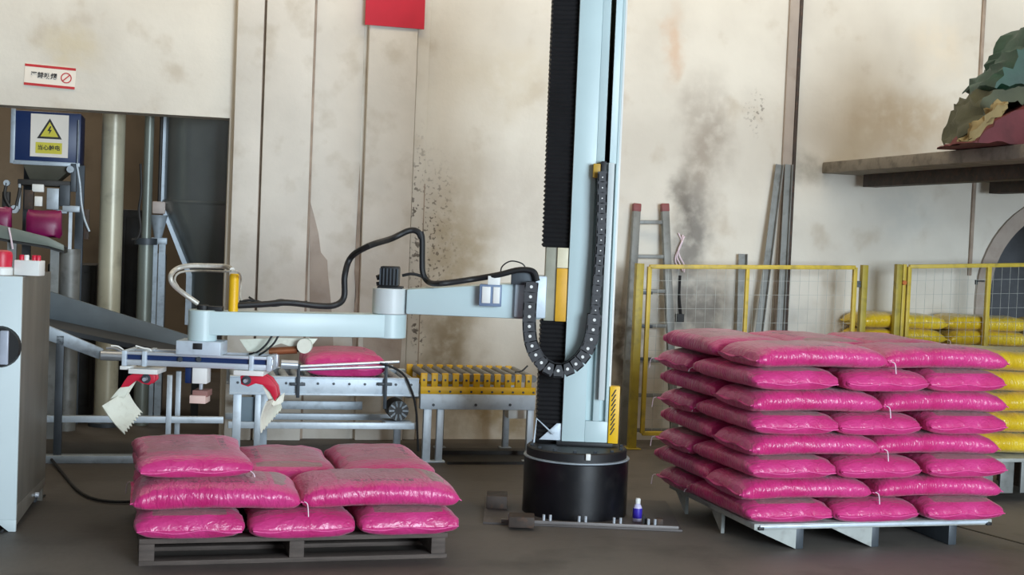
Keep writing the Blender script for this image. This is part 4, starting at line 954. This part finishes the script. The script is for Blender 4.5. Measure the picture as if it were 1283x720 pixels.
# hopper under the box, clamps, scale frame
ha, hz1 = WF.uz(28, 208, mo_); hb, hz0 = WF.uz(92, 228, mo_)
t = MB(); q0 = [WF.p(ha + .05, mo_ - .05, hz0), WF.p(hb - .12, mo_ - .05, hz0), WF.p(hb - .12, mo_ - .35, hz0), WF.p(ha + .05, mo_ - .35, hz0), WF.p(ha, mo_, zB - .02), WF.p(hb, mo_, zB - .02), WF.p(hb, mo_ - .42, zB - .02), WF.p(ha, mo_ - .42, zB - .02)]
t.hexa(q0); t.build('feed_chute', mat('dull_olive_steel', (92, 90, 78), .5, .2), bg, bevel=.004)
bpx(22, 227, 88, 231, mo_ + .02, .4).build('clamp_bar', M['dark'], bg, bevel=.004)
for q, m_, nm in (((40, 231, 55, 240), 'white', 'valve'), ((43, 246, 53, 258), 'white', 'valve'), ((58, 236, 74, 262), 'steel', 'air_cylinder'), ((74, 232, 88, 258), 'dsteel', 'air_cylinder'), ((30, 238, 42, 262), 'rust', 'clamp_jaw'), ((78, 258, 100, 265), 'steel', 'side_bracket'), ((22, 230, 26, 262), 'steel', 'hanger_rod'), ((88, 205, 96, 240), 'dsteel', 'hanger_rod'), ((96, 150, 99, 215), 'steel', 'hanger_rod')):
    bpx(*q, mo_ + .03, .06).build(nm, M[m_], bg, bevel=.004)
for px, py, r_ in ((8, 229, .022), (88, 212, .026), (18, 262, .03)):
    c = WF.at(px, py, mo_ + .05); t = MB(); t.cyl(c, c - WF.N * .06, r_, n=14); t.build('knob', M['steel'], bg)
t = MB(); t.tube([WF.at(x, y, mo_ + .04) for x, y in ((8, 229), (6, 245), (12, 258), (18, 262), (22, 250), (25, 235))], .012, 7); t.build('air_hose', M['dark'], bg)
t = MB(); t.tube([WF.at(x, y, mo_ + .04) for x, y in ((96, 205), (100, 230), (102, 255), (106, 275), (112, 290))], .009, 7); t.build('air_hose', M['steel'], bg)
for px in (26, 94):
    u = WF.uz(px, 300, mo_)[0]; t = MB(); t.box(WF, u - .03, u + .03, mo_ - .36, mo_ - .42, 0, zB); t.build('frame_post', M['dsteel'], bg)
t = MB(); u = WF.uz(87, 320, mo_)[0]; z = WF.uz(87, 312, mo_)[1]; t.box(WF, u - .012, u + .012, mo_, mo_ - .03, z, WF.uz(87, 265, mo_)[1]); t.build('drop_rod', M['lsteel'], bg)
t = MB(); t.cyl(WF.p(u, mo_ - .06, 0), WF.p(u, mo_ - .06, z), .075, n=18); t.build('pedestal', M['angle'], bg)
for q, m_, nm in (((60, 240, 66, 262), 'white', 'gauge'), ((104, 262, 112, 300), 'rust', 'filter_bottle'), ((2, 240, 12, 268), 'dark', 'motor'), ((66, 263, 84, 267), 'steel', 'clamp_plate')):
    bpx(*q, mo_ + .02, .08).build(nm, M[m_], bg, bevel=.006)
# sewing conveyor with open sacks
so = .12
z = WF.uz(0, 284, so)[1]
sc_ = thing('sewing_conveyor', 'low green-grey feed conveyor in the doorway, carrying magenta sacks', 'conveyor', WF.p(WF.uz(20, 400, so)[0], so, 0))
a = [WF.at(x, y, so) for x, y in ((-30, 275), (10, 284), (60, 297), (80, 307), (80, 314), (60, 308), (10, 300), (-30, 292))]
t = MB(); t.prism(a, WF.N * -.03); t.build('side_rail', mat('green_grey_rail', (116, 124, 116), .5, .1), sc_, bevel=.003)
t = MB(); t.prism([p - WF.N * .04 - Vector((0, 0, .02)) for p in a], WF.N * -.3); t.build('belt', M['dark'], sc_)
for px in (68, 14):
    u, zz_ = WF.uz(px, 312 if px > 50 else 300, so); t = MB(); t.box(WF, u - .03, u + .03, so - .05, so - .1, 0, zz_); t.build('leg', M['angle'], sc_)
t = MB(); t.tube([WF.at(x, y, so + .01) for x, y in ((11, 285), (14, 300), (16, 312))], .007, 6); t.build('cable', M['thread'], sc_)
for px, py, w_, h_, lb in ((55, 297, .25, .19, 'upright magenta sack standing on the dim feed conveyor below the bagging machine'), (0, 286, .16, .15, 'magenta sack on the dim feed conveyor at the far left edge')):
    c = WF.at(px, py, so - .12); t = MB(); n = 16; vs = []; fs = []
    for j, (wf, df, hf) in enumerate(((.92, .35, 0), (1, .5, .12), (1, .55, .4), (.98, .5, .7), (.95, .28, .9), (.94, .06, 1.0))):
        for k in range(n):
            an = 2 * math.pi * k / n; x = math.copysign(abs(math.cos(an)) ** .6, math.cos(an)) * w_ / 2 * wf; y = math.copysign(abs(math.sin(an)) ** .6, math.sin(an)) * w_ / 2 * df
            vs.append(c + WF.U * (x + .012 * noise.noise((j * .9, k * .7, px))) + WF.N * y + Vector((0, 0, h_ * hf + .015 * noise.noise((k * .5, j, 4)))))
    for j in range(5): fs += [(j * n + k, j * n + (k + 1) % n, (j + 1) * n + (k + 1) % n, (j + 1) * n + k) for k in range(n)]
    fs += [tuple(range(n))[::-1], tuple(range(5 * n, 6 * n))]
    t.add(vs, fs); tag(t.build('magenta_sack', M['magenta_sheet']), lb, 'sack', 'sacks waiting on conveyors')
# dark crates / machine bases filling the back
for q, off, th, m_, nm, lb, cat in (((150, 262, 176, 470), -1.3, .4, 'dark', 'electrical_locker', 'dark narrow locker standing between pillar and pipe in the back room', 'locker'),
                                ((58, 330, 118, 470), -1.0, .5, 'dark', 'storage_bin', 'low dark storage bin behind the inclined conveyor', 'bin'),
                                ((190, 318, 206, 470), -1.2, .3, 'angle', 'grey_duct', 'grey upright duct behind the metering unit', 'duct')):
    a, _ = WF.uz(q[0], 400, off); b, _ = WF.uz(q[2], 400, off); zt4 = WF.uz(q[0], q[1], off)[1]
    r_ = thing(nm, lb, cat, WF.p((a + b) / 2, off - th / 2, 0), WYAW); t = MB(); t.box(WF, a, b, off, off - th, 0.02, zt4); t.build('body', M[m_], r_, bevel=.01)
    t = MB(); t.box(WF, a + .03, b - .03, off + .012, off, .1, zt4 - .06); t.build('front_panel', M[m_], r_, bevel=.004)
    t = MB(); t.box(WF, a + .02, b - .02, off - .02, off - th + .02, 0, .021); t.build('plinth', M['dsteel'], r_)

# ------------------------------------------------------------------ fence, ladder, poles against the wall
fo = .47
fe = thing('safety_fence', 'yellow wire mesh safety fence panel between the robot and the gate gap', 'fence', WF.p(WF.uz(940, 420, fo)[0], fo, 0))
def post(root, px, pytop, off, m, w_=.055, name='post'):
    u, z = WF.uz(px, pytop, off); t = MB(); t.box(WF, u - w_ / 2, u + w_ / 2, off, off - w_, .01, z); t.box(WF, u - w_ / 2 - .03, u + w_ / 2 + .03, off + .03, off - w_ - .03, 0, .01); return t.build(name, m, root, bevel=.004)
def panel(root, x0, y0, x1, y1, off, zbot=.12):
    ua, za = WF.uz(x0, y0, off); ub, zb = WF.uz(x1, y1, off); w_ = .032
    def rail(ma, mb_, nm): t = MB(); t.bar(ma, mb_, w_, w_, WF.N); return t.build(nm, M['fyellow'], root, bevel=.003)
    A, B = WF.p(ua, off - .02, za), WF.p(ub, off - .02, zb); A0, B0 = WF.p(ua, off - .02, zbot), WF.p(ub, off - .02, zbot)
    rail(A, B, 'top_rail'); rail(A0, B0, 'bottom_rail'); rail(A, A0, 'side_rail'); rail(B, B0, 'side_rail')
    t = MB(); n = int((ub - ua) / .075)
    for k in range(1, n):
        u = ua + (ub - ua) * k / n; z = za + (zb - za) * k / n; t.bar(WF.p(u, off - .02, zbot), WF.p(u, off - .02, z), .0022, .0022, WF.N)
    nz_ = int((za - zbot) / .105)
    for k in range(1, nz_):
        f_ = k / nz_; t.bar(A0.lerp(A, f_), B0.lerp(B, f_), .0022, .0022, WF.N)
    stuff(t.build('wire_mesh', mat('pale_mesh_wire', (176, 178, 172), .5, .1), root, smooth=False))
panel(fe, 815, 334, 1073, 335, fo)
post(fe, 803, 330, fo + .0, M['oyellow'], .06); post(fe, 1085, 332, fo, M['oyellow'], .05)
u, z = WF.uz(938, 334, fo); t = MB(); t.box(WF, u - .014, u + .014, fo - .005, fo - .035, .12, z); t.build('middle_rail', M['fyellow'], fe, bevel=.003)
for px, pys in ((811, (367, 409, 450)), (1080, (354, 358))):
    for py in pys[:3]:
        u, z = WF.uz(px, py, fo); t = MB(); t.box(WF, u - .05, u + .05, fo - .02, fo - .035, z - .012, z + .012); t.build('clip', M['dsteel'], fe, bevel=.002)
fg = thing('safety_gate', 'yellow wire mesh fence panel at right, in front of the yellow sacks', 'fence', WF.p(WF.uz(1220, 420, fo)[0], fo, 0))
panel(fg, 1141, 334, 1330, 331, fo)
post(fg, 1128, 331, fo, M['oyellow'], .05); post(fg, 1134.5, 331, fo - .01, M['fyellow'], .03, 'hinge_post')
u, z = WF.uz(1241, 333, fo); t = MB(); t.box(WF, u - .018, u + .018, fo - .003, fo - .038, .12, z); t.build('middle_rail', M['fyellow'], fg, bevel=.003)
t = MB(); c = WF.at(1133, 354, fo); t.cyl(c + WF.N * .01, c - WF.N * .03, .018, n=12); t.build('hinge', mat('orange_hinge', (200, 110, 40), .5), fg)
# ladder
def LAD(px, py): return WF.at(px, py, .04 + .20 * max(0, (py - 255)) / 290)
ld = thing('ladder', 'grey aluminium ladder with red tips leaning on the wall behind the fence post', 'ladder', WF.p(WF.uz(815, 545, .2)[0], .2, 0))
def rail3(px0, py0, px1, zend, nm):
    a = WF.at(px0, py0, .06); u, _ = WF.uz(px1, 545, .24); b = WF.p(u, .24, zend); t = MB(); t.bar(a, b, .045, .06, WF.U); o = t.build(nm, M['angle'], ld, bevel=.004); return a, b, o
a1, b1, o1 = rail3(797.5, 262, 781, 0, 'side_rail'); a2, b2, o2 = rail3(833, 262, 846, 0, 'side_rail')
for a, b, o in ((a1, b1, o1), (a2, b2, o2)):
    d = (a - b).normalized(); t = MB(); t.bar(a - d * .02, a + d * .045, .05, .066, WF.U); t.build('red_tip', mat('faded_red_plastic', (130, 70, 70), .6), o, bevel=.008)
zt5 = a1.z
for k in range(7):
    z = WF.uz(815, 279, .07)[1] - k * .27
    f_ = (a1.z - z) / a1.z; p = a1.lerp(b1, f_); q = a2.lerp(b2, f_)
    if z > .1: t = MB(); t.bar(p, q, .03, .028, WF.N); t.build('rung', M['angle'], ld, bevel=.003)
# steel lengths leaning on the wall
def pole(pxt, pyt, pxb, offt, offb, wid, lb, nm, m, cat='pole', angle=True):
    a = WF.at(pxt, pyt, offt); ub = WF.uz(pxb, 540, offb)[0]; b = WF.p(ub, offb, 0); d = (a - b).normalized(); t = MB()
    t.bar(b, a, wid, .006, WF.N)
    x = d.cross(WF.N).normalized()
    t.bar(b + x * wid * .47 + WF.N * wid * .3, a + x * wid * .47 + WF.N * wid * .3, .006, wid * .6, WF.N)
    tag(t.build(nm, m, smooth=False), lb, cat, 'steel lengths leaning on the wall')
pole(976, 206, 934, .05, .20, .055, 'leaning steel angle, left one of the tall pair on the wall', 'angle_iron', M['angle'])
pole(987.5, 206, 970, .05, .22, .055, 'leaning steel angle, right one of the tall pair on the wall', 'angle_iron', M['angle'])
pole(930, 318, 925, .05, .14, .062, 'short grey steel angle propped on the wall behind the fence', 'angle_iron', M['angle'])
# loose wires on the wall
t = MB()
for s_ in range(3):
    t.tube([WF.at(850 + s_ * 2 + 4 * math.sin(k * 1.3 + s_), 292 + k * 9 + s_ * 2, .02 + .01 * s_) for k in range(6)], .006, 6, 4)
tag(t.build('loose_wires', M['thread']), 'bunch of loose white wires hanging on the stained wall right of the ladder', 'wire')
t = MB(); t.tube([WF.at(x, y, .015) for x, y in ((852, 345), (851, 370), (853, 395), (852, 402))], .012, 7); t.box(WF, WF.uz(847, 400, .02)[0], WF.uz(856, 400, .02)[0], .04, 0, WF.uz(850, 403, .02)[1], WF.uz(850, 393, .02)[1])
tag(t.build('cut_cable', M['black']), 'black cable end with plug hanging low on the wall beside the ladder', 'cable')
u, z = WF.uz(1231, 352, .02); t = MB(); t.box(WF, u - .06, u + .06, .03, 0, z - .008, z + .008); t.box(WF, u - .06, u - .05, .03, .0, z - .03, z + .008)
tag(t.build('wall_bracket', M['dsteel']), 'small dark iron bracket on the wall near the arch', 'bracket')

# ------------------------------------------------------------------ yellow sacks
def yrow(base, yaw, cols, rows, lays, z0, name, grp, pitch=.125):
    U = Vector((math.cos(yaw), math.sin(yaw), 0)); V = Vector((-math.sin(yaw), math.cos(yaw), 0)); rg = random.Random(11)
    for k in range(lays):
        for c in range(cols):
            for r_ in range(rows):
                p = base + U * (c * SL + SL / 2 + rg.uniform(-.02, .02)) + V * (r_ * SW + SW / 2 + rg.uniform(-.01, .01))
                yield (p.x, p.y, z0 + k * pitch), yaw + (math.pi if (k + c) % 2 else 0) + rg.uniform(-.03, .03), k, c, r_
# pile A behind the fence, at the foot of the wall
ncol = 3
pa_ = WF.p(WF.uz(1046, 520, .0)[0], -.0, 0)
CN = ['left', 'middle', 'right']
pbase = WF.p(WF.uz(1046, 480, .02)[0], .02, 0)
pa0 = pbase + WF.N * (SW * .40)
for k in range(9):
    for c in range(3):
        p = WF.p(WF.uz(1046, 480, .02)[0] + SL * 1.02 * (c + .5) + .01 * ((k * 7 + c) % 3 - 1), .215, .004 + .120 * k)
        lay = 'top' if k == 8 else ORD[k] if k < 7 else 'eighth'
        place_sack('yellow', p, WYAW + .02 * ((k + c) % 3 - 1), 'yellow sack, %s column, %s layer of the pile behind the fence' % (CN[c], lay), 'yellow sacks behind the fence', (0, 0), (1, .40 / .52, .90))
# pile B on pallets in front of the gate
yb = G(1218, 628); BYW = R(16)
UB = Vector((math.cos(BYW), math.sin(BYW), 0)); VB = Vector((-math.sin(BYW), math.cos(BYW), 0))
FB = Frame((yb.x + .03, yb.y, 0), BYW); zpal = P(1240, 574, yb.y).z
yp = thing('crate_pallet', 'grey slatted pallet base under the bright yellow sacks at the right edge', 'pallet', (yb.x, yb.y, 0), BYW)
t = MB(); t.box(FB, 0, 1.4, 0, -.75, zpal - .03, zpal - .005); t.build('deck', M['palletgrey'], yp, bevel=.004)
for k in range(9):
    u = .02 + k * .155; t = MB(); t.box(FB, u, u + .10, -.01, -.03, .05, zpal - .03); t.build('slat', M['angle'], yp, bevel=.003)
for k in range(3):
    u = .02 + k * .64; t = MB(); t.box(FB, u, u + .08, -.03, -.72, 0, zpal - .03); t.build('runner', M['wood'], yp, bevel=.003)
zi = P(1255, 440, yb.y + .1).z; nl = max(3, round((zi - zpal) / .13)); ptc = (zi - zpal) / nl
for k in range(nl):
    for c in range(2):
        p = Vector((yb.x, yb.y, 0)) + UB * (SL * (c + .5) - .03 + .02 * ((k * 5 + c) % 3 - 1)) + VB * (.36)
        lay = ['bottom', 'second', 'third', 'fourth', 'fifth', 'sixth', 'seventh', 'eighth'][k] if k < nl - 1 else 'top'
        place_sack('yellow', (p.x, p.y, zpal + k * ptc), BYW + .03 * ((k + c) % 3 - 1), 'bright yellow sack, %s, %s layer of the pile on the slatted pallet' % (('left end', 'right end')[c], lay), 'yellow sacks on the slatted pallet', (0, 0), (1, 1.25, ptc / ST))

# ------------------------------------------------------------------ heap of tarpaulins and sacking on the mezzanine
tf = Vector((e1.x - e0.x, e1.y - e0.y, 0)); tf = tf.normalized()          # along the slab's free edge, towards the viewer
tn = Vector((-tf.y, tf.x, 0)); tn = tn if tn.x > 0 else -tn
def heap(px_pts, d0, depth, m, nm, lb, seed):
    """a thick sheet folded into a wedge: outline drawn at depth d0, then lofted back with ragged folds"""
    t = MB(); n = 7; vs = []; fs = []; 
    dense = []
    for i in range(len(px_pts)):
        (xa, ya), (xb_, yb_) = px_pts[i], px_pts[(i + 1) % len(px_pts)]
        for k in range(4):
            f_ = k / 4; jx = noise.noise((i * 1.7 + k * .9, seed * 2.1, 0)) * 4 * (f_ > 0); dense.append((xa + (xb_ - xa) * f_ + jx, ya + (yb_ - ya) * f_ + jx * .8))
    px_pts = dense; K = len(px_pts)
    pts = [P(x, y, d0) for x, y in px_pts]
    cx = sum(pts, Vector()) / K
    for j in range(n):
        f_ = j / (n - 1); sc = (1 - .10 * abs(f_ - .4) ** 1.5) if 0 < j < n - 1 else .86
        for k, p in enumerate(pts):
            q = cx + (p - cx) * sc; q = q + Vector((0, 1, 0)) * (f_ - .1) * depth + tn * .0
            q += Vector((noise.noise((k * .3, j * .9, seed)), 0, noise.noise((k * .35, j * 1.3, seed + 9)))) * .05
            if q.z < zt + .004: q.z = zt + .004
            vs.append(q)
    for j in range(n - 1): fs += [(j * K + k, j * K + (k + 1) % K, (j + 1) * K + (k + 1) % K, (j + 1) * K + k) for k in range(K)]
    fs += [tuple(range(K))[::-1], tuple(range((n - 1) * K, n * K))]
    t.add(vs, fs); return tag(t.build(nm, m, ang=40), lb, 'tarpaulin', 'folded sheets on the mezzanine')
heap([(1204, 186), (1212, 178), (1238, 150), (1290, 130), (1345, 120), (1352, 150), (1352, 172), (1290, 180), (1250, 184)], 5.85, .7, M['tarp_maroon'], 'folded_sacking', 'maroon sacking folded at the bottom of the heap on the mezzanine', 1)
heap([(1207, 181), (1222, 161), (1237, 143), (1252, 131), (1262, 128), (1258, 137), (1241, 152), (1219, 175)], 5.70, .09, M['tarp_tan'], 'folded_sacking', 'tan sacking strip on the slanting left side of the heap on the mezzanine', 5)
heap([(1206, 176), (1214, 152), (1224, 128), (1236, 112), (1262, 108), (1340, 84), (1345, 128), (1290, 136), (1256, 126), (1234, 142), (1216, 166)], 6.0, .6, M['tarp_olive'], 'folded_tarpaulin', 'olive tarpaulin in the middle of the heap on the mezzanine', 9)
heap([(1238, 108), (1250, 92), (1262, 76), (1275, 58), (1290, 36), (1345, 10), (1350, 96), (1300, 106), (1270, 112), (1246, 114)], 5.95, .6, M['tarp_green'], 'folded_tarpaulin', 'dark green tarpaulin on top of the heap on the mezzanine', 13)

# ------------------------------------------------------------------ spray bottle by the robot
g = G(798, 655); sb = thing('spray_bottle', 'small white bottle with violet label, on the floor by the drum', 'bottle', g)
t = MB(); t.lathe(g, [(.023, 0), (.026, .006), (.026, .085), (.018, .105), (.012, .112)], 20); bt = t.build('bottle_body', mat('pale_lilac_plastic', (216, 210, 240), .35), sb)
t = MB(); t.lathe(g, [(.0265, .03), (.0268, .032), (.0268, .085), (.0265, .087)], 20); t.build('label_band', M['violet'], sb)
t = MB(); t.lathe(g, [(.015, .112), (.016, .135), (.012, .142)], 16); t.build('cap', M['white'], sb)

# expansion joint in the floor at the right
a, b = G(1165, 650), G(1330, 694)
t = MB(); t.bar(a + Vector((0, 0, .001)), b + Vector((0, 0, .001)), .018, .003); TR[0] += 1; struct(t.build('trim_%d' % TR[0], M['dark'], M=Matrix.Identity(4)))
